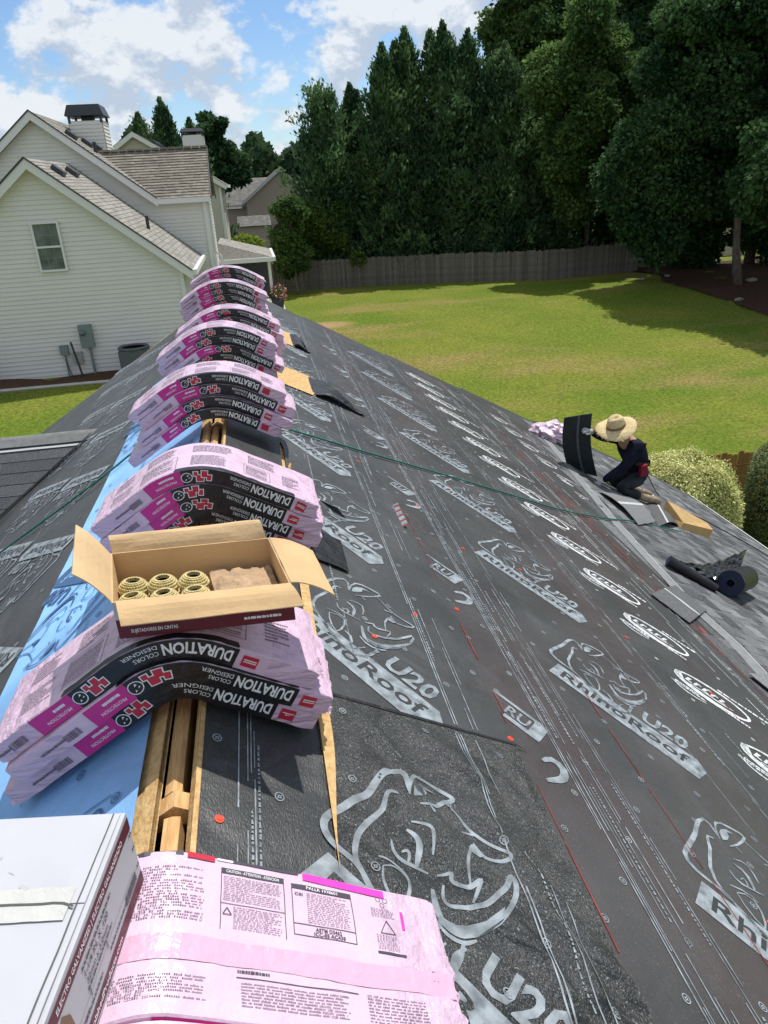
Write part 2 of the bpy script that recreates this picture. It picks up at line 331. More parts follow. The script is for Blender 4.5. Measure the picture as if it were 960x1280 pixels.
def ribbon(mb, pts, w, fn, mi=0, step=.03, taper=True):
    P = [Vector((a, b)) for a, b in pts]; Q = [P[0]]
    for a, b in zip(P, P[1:]):
        n = max(1, int((b - a).length / step))
        Q += [a.lerp(b, i / n) for i in range(1, n + 1)]
    for _ in range(max(1, int(.055 / step))):                 # round the corners a little
        Q = [Q[0]] + [(Q[i - 1] + Q[i] * 2 + Q[i + 1]) / 4 for i in range(1, len(Q) - 1)] + [Q[-1]]
    n = len(Q); vs = []
    for i, q in enumerate(Q):
        t = Q[min(i + 1, n - 1)] - Q[max(i - 1, 0)]
        if t.length < 1e-9: t = Vector((1, 0))
        t.normalize(); nn = Vector((-t.y, t.x)); k = 1.0
        if taper and n > 3: k = .35 + .85 * math.sin(math.pi * min(1, max(0, (i + .25) / (n - .5)))) ** .6
        vs += [fn(*(q + nn * w * k / 2)), fn(*(q - nn * w * k / 2))]
    mb.add(vs, [(2 * i, 2 * i + 1, 2 * i + 3, 2 * i + 2) for i in range(n - 1)], mi)
def ring(mb, c, r0, r1, fn, mi=0, k=14, sx=1, sy=1):
    vs = []
    for j in range(k):
        a = 2 * math.pi * j / k
        vs += [fn(c[0] + sx * r0 * math.cos(a), c[1] + sy * r0 * math.sin(a)), fn(c[0] + sx * r1 * math.cos(a), c[1] + sy * r1 * math.sin(a))]
    mb.add(vs, [(2 * j, 2 * j + 1, (2 * j + 3) % (2 * k), (2 * j + 2) % (2 * k)) for j in range(k)], mi)
def bars(mb, x0, x1, y0, y1, rows, fn, mi, rng, fill=.55, tiny=False):  # rows of unreadably small print
    if tiny: rows = int(rows * 1.6)
    h = (y1 - y0) / rows
    for i in range(rows):
        x = x0; yb = y1 - (i + .8) * h; end = x1 - rng.random() * (x1 - x0) * (.5 if rng.random() < .25 else .06)
        while x < end:
            w = min(end - x, (x1 - x0) * rng.uniform(.04, .13))
            if tiny:
                xe = x + w; lw = h * .42
                while x < xe - lw:
                    a = h * fill * rng.choice((.62, .62, 1.0, .7)); mb.add([fn(x, yb), fn(x + lw * .72, yb), fn(x + lw * .72, yb + a), fn(x, yb + a)], ((0, 1, 2, 3),), mi); x += lw
                x += lw * 1.3; continue
            if w > .0008:
                mb.add([fn(x, yb), fn(x + w, yb), fn(x + w, yb + h * fill * rng.uniform(.75, 1)), fn(x, yb + h * fill)], ((0, 1, 2, 3),), mi)
            x += w + (x1 - x0) * .018
def smooth(a, b, x):
    t = min(1, max(0, (x - a) / (b - a))); return t * t * (3 - 2 * t)
def nz(x, y, z=0.0): return mnoise.noise(Vector((x, y, z)))

# ------------------------------------------------------------------ terrain (heights in metres below the ridge of the house)
def zg(x, y):
    right = -6.5 + 1.4 * smooth(16, 42, y); left = -3.35 - 1.7 * smooth(33, 48, y); fx = smooth(-1.2, 3.2, x)
    z = left * (1 - fx) + right * fx
    return z
xs = [-900, -300, -120, -60, -40] + [-30 + i for i in range(75)] + [50, 65, 90, 140, 320, 900]
ys = [-300, -100, -40, -20] + [-10 + i for i in range(75)] + [72, 85, 110, 160, 320, 1200]
mb = MB(); ny = len(ys)
mb.v = [(x, y, zg(x, y)) for x in xs for y in ys]
mb.f = [(i * ny + j, (i + 1) * ny + j, (i + 1) * ny + j + 1, i * ny + j + 1) for i in range(len(xs) - 1) for j in range(ny - 1)]; mb.m = [0] * len(mb.f)
structure(mb.build('ground', M_GRASS, smooth=True))
def drape(name, m, left, right, y0, y1, n, k, off=.03, wob=0.0):
    b = MB()
    def fn(u, v):
        y = y0 + (y1 - y0) * u; x = left(y) + (right(y) - left(y)) * v
        return (x, y, zg(x, y) + off + wob * nz(x * .8, y * .8, 3))
    b.grid(fn, n, k); return structure(b.build(name, m, smooth=True))
drape('pine_straw_bed', M_PINE, lambda y: 24.3 + 1.2 * smooth(40, 46, y) + .7 * nz(0, y * .35), lambda y: 46, 22, 48.5, 60, 40, .05, .12)
drape('mulch_bed', M_MULCH, lambda y: -9.6, lambda y: -1.0, 20.75, 22.05, 10, 40, .04, .08)
b = MB(); b.tube([(-9.6 + .3 * i, 20.72 + .05 * nz(i * .4, 1), zg(-9.6 + .3 * i, 20.7) + .04) for i in range(30)], .05, 6); structure(b.build('bed_edging', M_CONC))
b = MB(); b.box(-.9, 1.45, 30.0, 34.5, -6.2, -3.27); structure(b.build('patio', M_CONC))
drape('forest_floor', mat('leaf_litter', (.035, .04, .018), .95, .1, col2=(.075, .07, .035), vscale=2), lambda y: -60, lambda y: 120, 51.2, 240, 40, 60, .06)

# ------------------------------------------------------------------ the house under our feet
TR, TL = rad(28.5), rad(31.5)
def RT(s, y, h=0.0): return (s * math.cos(TR) + h * math.sin(TR), y, -s * math.sin(TR) + h * math.cos(TR))
def LT(s, y, h=0.0): return (-s * math.cos(TL) - h * math.sin(TL), y, -s * math.sin(TL) + h * math.cos(TL))
def ye(s): return 11.75 - .055 * s
house = thing('house', 'single storey house whose roof is being reshingled, black and blue underlayment over both slopes', 'house', (0, 3, -6.55))
HP = lambda mb_, n, m, **k: mb_.build(n, m, house, **k)
Y0 = -4.5
for T, smax, nm in ((RT, 8.62, 'roof_deck'), (LT, 7.6, 'roof_deck')):
    b = MB(); c = [T(.056, Y0, -.004), T(smax, Y0, -.004), T(smax, ye(smax), -.004), T(.056, ye(.05), -.004)]
    d = [T(.056, Y0, -.018), T(smax, Y0, -.018), T(smax, ye(smax), -.018), T(.056, ye(.05), -.018)]
    b.hexa(d, c); HP(b, nm, M_OSB, fix=True)
# walls below the eaves, gables at both ends
b = MB()
for (p, q) in (((7.05, Y0 + .5), (7.05, 11.0)), ((-5.6, Y0 + .5), (-5.6, 11.0))):
    x = p[0]; top = -abs(x) * math.tan(TR if x > 0 else TL) - .06; n = 26
    for i in range(n):
        z0 = -7 + (top + 7) * i / n; z1 = -7 + (top + 7) * (i + 1) / n; o = .012 if x > 0 else -.012
        b.quad((x + o, p[1], z0), (x + o, q[1], z0), (x, q[1], z1), (x, p[1], z1)); b.quad((x, p[1], z0), (x + o, p[1], z0), (x + o, q[1], z0), (x, q[1], z0))
HP(b, 'wall', M_SIDE)
for y in (Y0 + .5, 11.0):
    b = MB(); b.slab([(-5.6, y, -7), (7.05, y, -7), (7.05, y, -7.05 * math.tan(TR) - .06), (0, y, -.08), (-5.6, y, -5.6 * math.tan(TL) - .06)], (0, .12, 0)); HP(b, 'wall', M_SIDE, fix=True)
# rafters and ridge boards seen through the open slot
def ridge_piece(y0, y1, w, top, peak, name, skew=0.0):
    b = MB()
    prof = [(-w, -.26), (w, -.26), (w, top), (0, top + peak), (-w, top)]
    b.slab([(x + skew, y0, z) for x, z in prof], (0, y1 - y0, 0)); return HP(b, name, M_LUM, fix=True)
ridge_piece(-3.5, 1.40, .020, -.052, .004, 'ridge_board', -.004)
ridge_piece(1.475, 4.62, .0215, -.052, .014, 'ridge_board', -.008)
ridge_piece(4.72, 11.3, .021, -.050, .004, 'ridge_board')
for i, y in enumerate((-2.2, -1.0, .2, 1.42, 2.64, 3.86, 4.68, 5.9, 7.1, 8.3, 9.5, 10.7)):
    b = MB(); w = .055 if y in (1.42, 4.68) else .024
    b.slab([(-.3, y, -.235), (0, y, -.085), (.3, y, -.235), (.3, y, -.19), (0, y, -.028), (-.3, y, -.19)] if y not in (1.42, 4.68) else [(-.058, y, -.118), (0, y, -.095), (.056, y, -.115), (.056, y, -.068), (0, y, -.036), (-.058, y, -.072)], (0, w, 0)); HP(b, 'rafter', M_LUM, fix=True)
b = MB(); b.box(-.3, .3, Y0, 11.3, -.5, -.42); HP(b, 'attic_dark_sheet', M_INTER)  # near-black sheet put in for the shade of the attic below the slot
# bare sheathing edges either side of the slot
b = MB(); b.grid(lambda u, v: LT(.056 + (.04 + .012 * nz(u * 40, 2)) * v, Y0 + u * (11.7 - Y0), .0), 80, 1); b.grid(lambda u, v: LT(.056, Y0 + u * (11.7 - Y0), -.022 * v), 20, 1); HP(b, 'sheathing_edge', M_OSB)
b = MB(); b.grid(lambda u, v: RT(.054 + .014 * v, Y0 + u * (11.7 - Y0), .013), 60, 1); b.grid(lambda u, v: RT(.0535, Y0 + u * (11.7 - Y0), .013 - .036 * v), 20, 1); HP(b, 'sheathing_edge', M_OSB)

# --- underlayment courses on the right hand slope
def wr(s, y):                                # creases of the torn, re-laid sheet nearest the camera
    k = smooth(2.0, 1.8, y) * smooth(.44, .6, s)
    d = (s * .8 + y * .6)
    w = .020 * nz(d * 5.5, (s * .6 - y * .8) * 1.4, 1) + .009 * nz(d * 13, (s - y) * 2.2, 5) + .003 * nz(d * 30, (s - y) * 4, 7)
    w += .030 * math.exp(-((s - .95 - .12 * (1.6 - y)) / .10) ** 2) * smooth(1.98, 1.7, y) * (.5 + .5 * nz(s * 2, y * 3, 8))
    w += .030 * math.exp(-(((s - .62) + (y - 1.62) * .9) / .07) ** 2) * smooth(.46, .55, s) * smooth(1.05, .75, s)
    for (a0, b0, a1, b1, hh, ww) in ((.56, 1.96, .74, 1.56, .020, .030), (.78, 1.97, .97, 1.70, .018, .026), (.95, 1.52, 1.21, 1.08, .026, .034), (1.02, 1.24, 1.16, .82, .022, .030), (.86, 1.30, 1.02, .95, .012, .022), (.60, 1.72, .58, 1.44, .012, .022)):
        dx_, dy_ = a1 - a0, b1 - b0; t = ((s - a0) * dx_ + (y - b0) * dy_) / (dx_ * dx_ + dy_ * dy_); e = ((s - a0) * dy_ - (y - b0) * dx_) / math.hypot(dx_, dy_) + .012 * nz(t * 4, hh * 99)
        if -.3 < t < 1.3: w += hh * math.exp(-(e / ww) ** 2) * smooth(-.3, .15, t) * smooth(1.3, .85, t)
    return k * w + .003 * k
def edge1(y): return 1.235 + .012 * nz(y * 1.3, 4) + .01 * nz(y * 4, 9)
def sheet(name, m, s0, s1, y0, y1, h, ns, nyy, T=RT, wrinkle=None, slot=None, parent=None):
    b = MB()
    def fn(u, v):
        a = y0 if not callable(y0) else y0
        A = s0(a + v * (11 - a)) if callable(s0) else s0; B = s1
        yy1 = y1
        y = a + v * ((ye(u * 4) if yy1 is None else yy1) - a)
        A = s0(y) if callable(s0) else s0; B = s1(y) if callable(s1) else s1
        s = A + (B - A) * u
        return T(s, y, h + (wrinkle(s, y) if wrinkle else .0015 * nz(s * 3, y * 2, h * 90)))
    b.grid(fn, ns, nyy); 
    o = b.build(name, m, house, smooth=True); return o
H5, H4, H3, H2, H1, HN = .000, .002, .005, .008, .012, .018
U4 = sheet('underlayment', M_UND, 4.02, 5.6, Y0, None, H4, 8, 60)
U3 = sheet('underlayment', M_UND, 2.60, 4.10, Y0, None, H3, 8, 60)
U2 = sheet('underlayment', M_UND, 1.14, 2.68, Y0, None, H2, 8, 60)
U1 = sheet('underlayment', M_UNDL, lambda y: .455 if y < 4.6 else .44, edge1, 1.93, None, H1, 10, 90)
UN = sheet('underlayment', M_UNDN, lambda y: .432 + .036 * smooth(1.28, 1.80, y), edge1, -1.0, 1.99, HN, 60, 230, wrinkle=wr)
US = sheet('ridge_underlayment', M_STRIP, .068, lambda y: .428 if y < 4.6 else .46, Y0, None, .015, 8, 90)
U5 = sheet('underlayment', M_UND, 5.5, 8.6, Y0, None, H5, 6, 20)
b = MB(); b.grid(lambda u, v: RT(.422 + .004 + .042 * smooth(1.24, 1.80, 1.27 + u * 1.65) * v, 1.27 + u * 1.65, .0265), 26, 2); HP(b, 'sheathing_strip', M_OSB)
b = MB(); b.tube([RT(.445, 3.92, .02), RT(.44, 3.99, .045), RT(.445, 4.06, .08)], [.012, .010, .006], 5); HP(b, 'wood_splinter', M_OSB)

# --- print on the underlayment: the shapes of one roll, repeated along it
STROKES = [([(0.1294,-0.0424),(0.103,0.0175),(0.0699,0.0389),(0.0403,0.0651),(0.0253,0.1106),(0.0385,0.1411),(0.0615,0.1628),(0.0956,0.1854),(0.1292,0.2219),(0.1861,0.257),(0.2087,0.301),(0.2557,0.3452),(0.3005,0.3697),(0.319,0.3509),(0.3075,0.2734)],0.015),
([(0.1266,-0.0396),(0.1096,0.0048),(0.1062,0.0396),(0.1258,0.1035),(0.1693,0.1572),(0.2163,0.1977),(0.2313,0.2576),(0.242,0.2739),(0.2696,0.2589)],0.0112),
([(0.3054,0.2639),(0.3242,0.3239),(0.3499,0.3655),(0.3886,0.3629),(0.426,0.3472),(0.4699,0.3258),(0.4904,0.3106),(0.4341,0.2867),(0.3961,0.2499),(0.3338,0.2359)],0.01),
([(0.37,0.2407),(0.3796,0.217)],0.0062),
([(0.4509,0.2883),(0.4733,0.2533),(0.4893,0.2005),(0.5136,0.1765),(0.5502,0.1434),(0.5927,0.1282),(0.6157,0.1209),(0.5932,0.098),(0.5542,0.0885),(0.5084,0.0907),(0.4975,0.1159),(0.4968,0.1496),(0.4685,0.1097),(0.4434,0.0735),(0.4451,0.0364),(0.4417,-0.0019)],0.0081),
([(0.4679,0.1828),(0.5216,0.1767)],0.0056),
([(0.2961,0.1715),(0.3407,0.1697),(0.3638,0.1653),(0.355,0.1087),(0.3441,0.0756)],0.0062),
([(0.2795,0.1472),(0.3086,0.1299),(0.3138,0.0997),(0.3007,0.0664),(0.291,0.0348)],0.0112),
([(0.2278,0.1076),(0.2243,0.0725),(0.2405,0.05),(0.2802,0.0399),(0.3213,0.0207)],0.0075),
([(0.2544,0.0753),(0.2799,0.0938),(0.2815,0.0698),(0.2676,0.0461)],0.0062),
([(0.1728,0.0372),(0.2221,0.028),(0.2587,0.0068),(0.2581,-0.0198)],0.0062),
([(0.3451,0.0167),(0.3742,0.0188),(0.4002,0.0385),(0.3753,0.0026),(0.3969,-0.0018),(0.4382,-0.0083),(0.4799,0.0248),(0.4564,-0.019),(0.433,-0.0507)],0.0087),
([(0.3577,-0.0092),(0.3434,-0.0531),(0.3555,-0.0709),(0.4273,-0.0639),(0.4837,-0.0453),(0.5434,-0.0032),(0.5802,0.0515),(0.5831,0.0113),(0.5517,-0.0439),(0.5014,-0.0959),(0.4229,-0.1401)],0.01),
([(0.324,-0.0225),(0.3202,-0.0705),(0.3194,-0.1031),(0.3311,-0.1326),(0.3662,-0.1488),(0.4229,-0.1401)],0.0137),
([(0.3011,-0.1093),(0.3163,-0.1503),(0.3471,-0.168),(0.3861,-0.1701),(0.4103,-0.1574)],0.0087),
([(0.1088,0.0233),(0.1297,-0.054),(0.1646,-0.1363),(0.1872,-0.1765),(0.2105,-0.2374),(0.2498,-0.2699),(0.3042,-0.2595),(0.3452,-0.2142),(0.3729,-0.1638)],0.0131),
([(0.181,0.0083),(0.1698,-0.0328),(0.1846,-0.0998),(0.1948,-0.1472),(0.2427,-0.0567),(0.2604,-0.006),(0.2234,0.0169),(0.181,0.0083)],0.0066),
([(0.2368,-0.1),(0.2622,-0.1203),(0.2645,-0.1708),(0.2428,-0.2)],0.0088),
([(0.2575,-0.2179),(0.3131,-0.1818)],0.0058),
([(0.3042,-0.2595),(0.3241,-0.2115),(0.3735,-0.1825)],0.0088)]
FILLS = [[(0.3208,0.2634),(0.3315,0.2998),(0.3545,0.3228),(0.3887,0.3303),(0.4152,0.3131),(0.3834,0.3157),(0.3749,0.2912),(0.3496,0.2692)],
[(0.3351,-0.1068),(0.3614,-0.1203),(0.4028,-0.1181),(0.4587,-0.0963),(0.5132,-0.0641),(0.5543,-0.0295),(0.5116,-0.0877),(0.4542,-0.129),(0.4136,-0.1477),(0.3652,-0.152),(0.3362,-0.138)],
[(0.4968,0.1496),(0.5031,0.1211),(0.5196,0.1009),(0.4927,0.0898),(0.4658,0.1013)]]

E1, E2 = Vector((.735, -.678)), Vector((.678, .735))
def poly(mb, pts, fn, mi=0): mb.add([fn(*p) for p in pts], (tuple(range(len(pts))),), mi)
def draw_logo(mb, os_, oy, T, hf, ink=0, dark=1, mir=False, dens=.03, wide=1.12):
    sg = -1 if mir else 1
    def raw(a, c, e): return T(os_ + a, oy + sg * c, hf(os_ + a, oy + sg * c) + e)
    fn = lambda a, c: raw(a, c, 0)
    for pts, w in STROKES: ribbon(mb, pts, w * wide, fn, ink, dens)
    for p in FILLS: poly(mb, p, fn, ink)
    # the slanted banner, cut in short pieces so that it follows the sheet
    A0, A1, B0, B1 = Vector((-.07, -.077)), Vector((.472, -.622)), Vector((.033, .025)), Vector((.568, -.475))
    n = 16 if dens > .012 else 40; m = 3 if dens > .012 else 8
    mb.grid(lambda u, v: fn(*((A0.lerp(A1, u)).lerp(B0.lerp(B1, u), v))), n, m, ink)
    poly(mb, [(.472, -.622), (.563, -.56), (.568, -.475)], fn, ink)
    fl = lambda o, e: (lambda x, y: raw(*(Vector(o) + E1 * x + E2 * y), e))
    lettering(mb, 'RhinoRoof', .655, .082, fl((-.012, -.090), .0012), dark, .012, .03)
    lettering(mb, 'U20', .235, .112, fl((.372, -.263), 0), ink, .03, .03)
def flat(h): return lambda s, y: h
logo2 = MB(); draw_logo(logo2, 1.776, 2.743, RT, flat(H2 + .0022), dens=.05); logo2_me = logo2.mesh('mascot_print', [M_INK, M_INKD])
logo1 = MB(); draw_logo(logo1, .37, 2.548, RT, flat(H1 + .0026), dens=.05); logo1_me = logo1.mesh('mascot_print', [M_INK, M_INKD])
for k in range(-3, 8):
    dy = 1.245 * k
    if 2.743 + dy < 10.9:
        o = link('mascot_print', logo2_me, U2); o.location = (.0, dy, 0)
    if k >= 0 and 2.548 + dy < 10.9:
        o = link('mascot_print', logo1_me, U1); o.location = (0, dy, 0)
b = MB(); draw_logo(b, .37, 1.298, RT, lambda s, y: HN + .0018 + wr(s, y), dens=.010, wide=1.4); b.build('mascot_print', [M_INK, M_UNDN], UN)
b = MB(); draw_logo(b, .37, .05, RT, lambda s, y: HN + .0018 + wr(s, y), dens=.010); b.build('mascot_print', [M_INK, M_UNDN], UN)
# banners cut off by the lap of the course above
def cut_banner(b, y, T, h, s1=1.40):
    fn = lambda a, c: T(a, c, h); e = lambda o, d: (lambda x, yy: T(*(Vector(o) + E1 * x + E2 * yy), d))
    P = Vector((s1 - .02, y)); q = lambda x, yy: tuple(P + E1 * x + E2 * yy)
    poly(b, [q(-.26, .145), q(-.27, .125), q(-.06, .125), q(-.06, .145)], fn, 0); poly(b, [q(-.06, .145), q(-.06, 0), q(0, 0), q(0, .145)], fn, 0)
    poly(b, [q(-.17, .0), q(-.17, .028), q(-.06, .028), q(-.06, 0)], fn, 0)
    lettering(b, 'RU', .11, .07, e(q(-.18, .04), h), 0, .02)
for k in range(0, 7):
    b = MB(); cut_banner(b, 2.06 + 1.245 * k, RT, H2 + .0022); b.build('banner_print', [M_INK], U2)
    b = MB(); P = Vector((1.38, 2.06 + 1.245 * k)); q = lambda x, yy: tuple(P + E1 * x + E2 * yy)
    ribbon(b, [q(.05, -.10), q(.07, -.04), q(.13, -.05), q(.15, -.12), q(.10, -.20)], .03, lambda a, c: RT(a, c, H2 + .0022), 0, .03); b.build('letter_print', [M_INK], U2)
# lines of small print running along the rolls
def line_group(T, h, parent, s0, y0, y1, seed, ink, bands=((0, 1), (.012, 1), (.022, .5), (.05, .35), (.08, .5), (.10, .35), (.13, .55)), w=.0042, hf=None):
    r = random.Random(seed); b = MB()
    H = hf or (lambda s, y: h)
    for off, den in bands:
        y = y0; s = s0 + off
        while y < y1:
            ln = r.uniform(.12, .7) if den < 1 else r.uniform(.6, 1.8)
            if r.random() < den:
                ww = w * r.uniform(.7, 1.3) * (1 if den == 1 else r.choice((.8, .9, 2.2)))
                yy = y; stp = .06
                if ww > w * 1.5:                                    # a row of small lettering
                    while yy < min(y + ln, y1):
                        a = r.uniform(.006, .02); b.add([T(s, yy, H(s, yy)), T(s + ww, yy, H(s + ww, yy)), T(s + ww * r.uniform(.6, 1), yy + a, H(s, yy + a)), T(s + ww * .2, yy + a, H(s, yy + a))], ((0, 1, 2, 3),)); yy += a + r.uniform(.004, .009)
                else:
                    e = min(y + ln, y1)
                    n = max(1, int((e - y) / (.05 if hf else .6)))
                    for i in range(n):
                        p, q = y + (e - y) * i / n, y + (e - y) * (i + 1) / n
                        b.add([T(s, p, H(s, p)), T(s + ww, p, H(s + ww, p)), T(s + ww, q, H(s + ww, q)), T(s, q, H(s, q))], ((0, 1, 2, 3),))
            y += ln + r.uniform(.03, .25)
    return stuff(b.build('line_print', ink, parent))
line_group(RT, H1 + .0026, U1, .985, 2.02, 11.2, 1, M_INK)
line_group(RT, 0, UN, .965, -1.2, 1.96, 2, M_INK, hf=lambda s, y: HN + .003 + wr(s, y))
line_group(RT, H2 + .0022, U2, 1.455, -2, 11.3, 3, M_INK, bands=((0, 1), (.012, 1), (.022, .8), (.034, .6), (.05, .5), (.065, .5), (.08, .6), (.10, .5), (.115, .5), (.13, .6)))
line_group(RT, H2 + .0022, U2, 1.62, -2, 11.3, 4, M_INK, bands=((0, .5), (.03, .7), (.045, .5), (.06, .6), (.085, .5)))
line_group(RT, H1 + .0026, U1, .60, 2.3, 11.2, 21, M_INK, bands=((0, .3), (.02, .3), (.5, .35), (.53, .4)))
line_group(RT, H2 + .0022, U2, 2.30, -2, 11.3, 22, M_INK, bands=((0, .35), (.03, .3), (.06, .35), (.09, .2)))
line_group(RT, H3 + .0022, U3, 3.30, -2, 11.2, 23, M_INKW, bands=((0, .4), (.03, .35), (.07, .5), (.11, .4)))
line_group(RT, H2 + .0022, U2, 2.52, -2, 11.3, 5, M_INK, bands=((0, .9), (.015, .9), (.03, .5), (.07, .4), (.12, .5)))
line_group(RT, H3 + .0022, U3, 2.71, -2, 11.3, 6, M_INK, bands=((0, .5), (.04, .4), (.07, .3)))
line_group(RT, H3 + .0022, U3, 3.50, -2, 11.2, 7, M_INKW, bands=((0, .8), (.02, .5), (.05, .7), (.08, .6), (.36, .9), (.38, .5)))
line_group(RT, H4 + .0022, U4, 4.48, -2, 11.2, 8, M_INKW, bands=((0, .8), (.02, .5), (.06, .5), (.1, .6), (.14, .7)))
line_group(RT, .0172, US, .165, -2, 3.4, 9, M_INK, bands=((0, 1), (.026, .9), (.036, .9), (.046, .9), (.056, .9)), w=.0036)
line_group(RT, .0172, US, .215, 4.6, 11, 10, M_INK, bands=((0, .3), (.03, .3)), w=.004)
# fastening targets
def targets(T, hf, parent, s0, s1, y0, y1, ds, dy, ink, r=.013, seed=0, name='target_print'):
    b = MB(); rr = random.Random(seed); i = 0; s = s0
    while s < s1:
        y = y0 + (dy / 2 if i % 2 else 0)
        while y < y1:
            c = (s + rr.uniform(-.012, .012), y + rr.uniform(-.02, .02)); fn = lambda a, d: T(a, d, hf(a, d))
            if rr.random() < .9:
                ring(b, c, r, r * .78, fn, 0, 12, 1, 1.15); ring(b, c, r * .45, r * .2, fn, 0, 6)
                for q in range(4):
                    a = math.pi / 4 + q * math.pi / 2; u = Vector((math.cos(a), math.sin(a))); p = Vector(c)
                    b.add([fn(*(p + u * r * .5 + Vector((-u.y, u.x)) * .0012)), fn(*(p + u * r * .95)), fn(*(p + u * r * .5 - Vector((-u.y, u.x)) * .0012))], ((0, 1, 2),))
            y += dy
        s += ds; i += 1
    return stuff(b.build(name, ink, parent))
targets(RT, flat(H2 + .0022), U2, 1.28, 2.6, .2, 11.2, .145, .36, M_INK, seed=1)
targets(RT, flat(H1 + .0026), U1, .55, 1.2, 2.1, 11.2, .16, .34, M_INK, seed=2)
targets(RT, lambda s, y: HN + .003 + wr(s, y), UN, .52, 1.2, .1, 1.95, .15, .30, M_INK, seed=3)
targets(RT, flat(H3 + .0022), U3, 2.75, 3.9, .8, 11.2, .26, .41, M_INKW, .011, seed=4)
targets(RT, flat(.0174), US, .10, .42, .7, 3.2, .17, .31, M_INK, .014, seed=5)
# white oval badges of the lower rolls
def oval(b, os_, oy, fn2, big=1.0, seed=0):
    r = random.Random(seed); O = Vector((os_, oy)); e1 = Vector((.70, -.714)); e2 = Vector((.714, .70))
    q = lambda x, y: tuple(O + e1 * x * big + e2 * y * big)
    fn = lambda a, c: fn2(a, c)
    N = 40; vs = []                                       # badge outline: heavy below and at the left, thin above
    for i in range(N):
        t = i / N * 2 * math.pi; x = .225 + .235 * math.cos(t); y = .122 * math.sin(t); w = .15 + .18 * max(0, math.sin(t + math.pi * 1.12)) ** .8
        vs += [fn(*q(x, y)), fn(*q(.225 + (x - .225) * (1 - w * .55), y * (1 - w * 1.3)))]
    b.add(vs, [(2 * i, 2 * i + 1, (2 * i + 3) % (2 * N), (2 * i + 2) % (2 * N)) for i in range(N)])
    poly(b, [q(-.012, .03), q(.02, .055), q(.055, -.03), q(.04, -.06), q(.0, -.02)], fn)
    for i in range(5):                                    # block lettering, too small to read
        x = .06 + i * .052; a = r.uniform(.015, .03)
        poly(b, [q(x, -.02), q(x + .016, -.02), q(x + .028 + a * .3, .035), q(x + .012, .038)], fn)
        if i % 2: poly(b, [q(x + .018, .02), q(x + .045, .015), q(x + .045, .026), q(x + .02, .032)], fn)
        else: poly(b, [q(x + .018, -.02), q(x + .046, -.024), q(x + .044, -.012), q(x + .018, -.008)], fn)
    ribbon(b, [q(.10, -.045), q(.2, -.03), q(.3, -.045), q(.36, -.02)], .012, fn, 0, .04)
    ribbon(b, [q(.05, .07), q(.16, .10), q(.27, .10), q(.36, .085)], .010, fn, 0, .04)
    bars(b, .30, .47, -.125, -.10, 1, lambda x, y: fn(*q(x, y)), 0, r, .8)
    bars(b, .24, .56, .135, .165, 1, lambda x, y: fn(*q(x, y)), 0, r, .8)
    bars(b, .02, .22, -.17, -.125, 2, lambda x, y: fn(*q(x, y)), 0, r, .7)
    ribbon(b, [q(.0, -.15), q(.06, -.20), q(.16, -.21), q(.22, -.185)], .010, fn, 0, .04)
ov = [MB() for _ in range(3)]
for i, o_ in enumerate(ov): oval(o_, 2.845, 3.16, lambda a, c: RT(a, c, H3 + .0022), 1.0, i)
ovm = [o_.mesh('badge_print', M_INKW) for o_ in ov]
for k in range(-5, 13):
    o = link('badge_print', ovm[k % 3], U3); o.location = (0, .632 * k, 0)
ov4 = MB(); oval(ov4, 3.98, 3.93, lambda a, c: RT(a, c, H4 + .0022), 1.0, 7); ov4m = ov4.mesh('badge_print', M_INKW)
for k in range(-3, 11):
    o = link('badge_print', ov4m, U4); o.location = (0, .632 * k, 0)
# chalk lines and plastic cap nails
b = MB(); r = random.Random(5)
def chalk(s, y0, y1, h, w=.007):
    y = y0
    while y < y1:
        l = r.uniform(.05, .4); 
        if r.random() < .75:
            a = s + .004 * nz(y * 2, s * 9); ww = w * r.uniform(.5, 1.2)
            b.add([RT(a, y, h), RT(a + ww, y, h), RT(a + ww, min(y + l, y1), h), RT(a, min(y + l, y1), h)], ((0, 1, 2, 3),))
        y += l + r.uniform(0, .06)
chalk(1.256, .3, 2.2, H2 + .003, .007); chalk(1.27, 2.2, 4.2, H2 + .003, .006); chalk(1.86, .8, 2.7, H2 + .003, .005); chalk(3.62, 2.2, 7, H3 + .003, .014); chalk(3.70, 2.5, 9, H3 + .003, .02); chalk(3.05, 1.2, 3.6, H3 + .003, .006)
for i in range(26):
    chalk(3.62 + .3 * r.random(), 2.4 + i * .26, 2.55 + i * .26, H3 + .0028, .03)
stuff(b.build('chalk_line', M_CHALK, U2))
cap_mb = MB(); cap_mb.lathe([(.0, .004), (.006, .0038), (.0062, .0022), (.0125, .0018), (.0128, .0)], 12); cap_me = cap_mb.mesh('cap_nail', M_CAP)
CAPS = [(.119, 1.361, .016), (.745, 2.475, H1 + .001), (1.235, 2.03, H1), (1.01, 2.79, H1 + .001), (1.30, 3.0, H2 + .001), (.62, 3.18, H1 + .001), (2.02, 1.40, H2 + .001), (1.80, .98, H2 + .001), (2.62, 3.4, H2 + .002), (3.02, 3.02, H3 + .002), (1.42, 4.4, H2 + .002), (2.8, 2.1, H3 + .002), (1.62, 3.9, H2 + .002), (2.05, 3.9, H2 + .002), (1.05, 4.9, H1 + .001), (1.9, 5.2, H2 + .001)]
for s, y, h in CAPS:
    o = link('cap_nail', cap_me, US if s < .4 else UN if (s < 1.2 and y < 1.99) else U1 if s < 1.2 else U2 if s < 2.62 else U3); o.matrix_local = Matrix.Translation(RT(s, y, h)) @ Matrix.Rotation(TR, 4, 'Y') @ Matrix.Scale(1.0, 4)
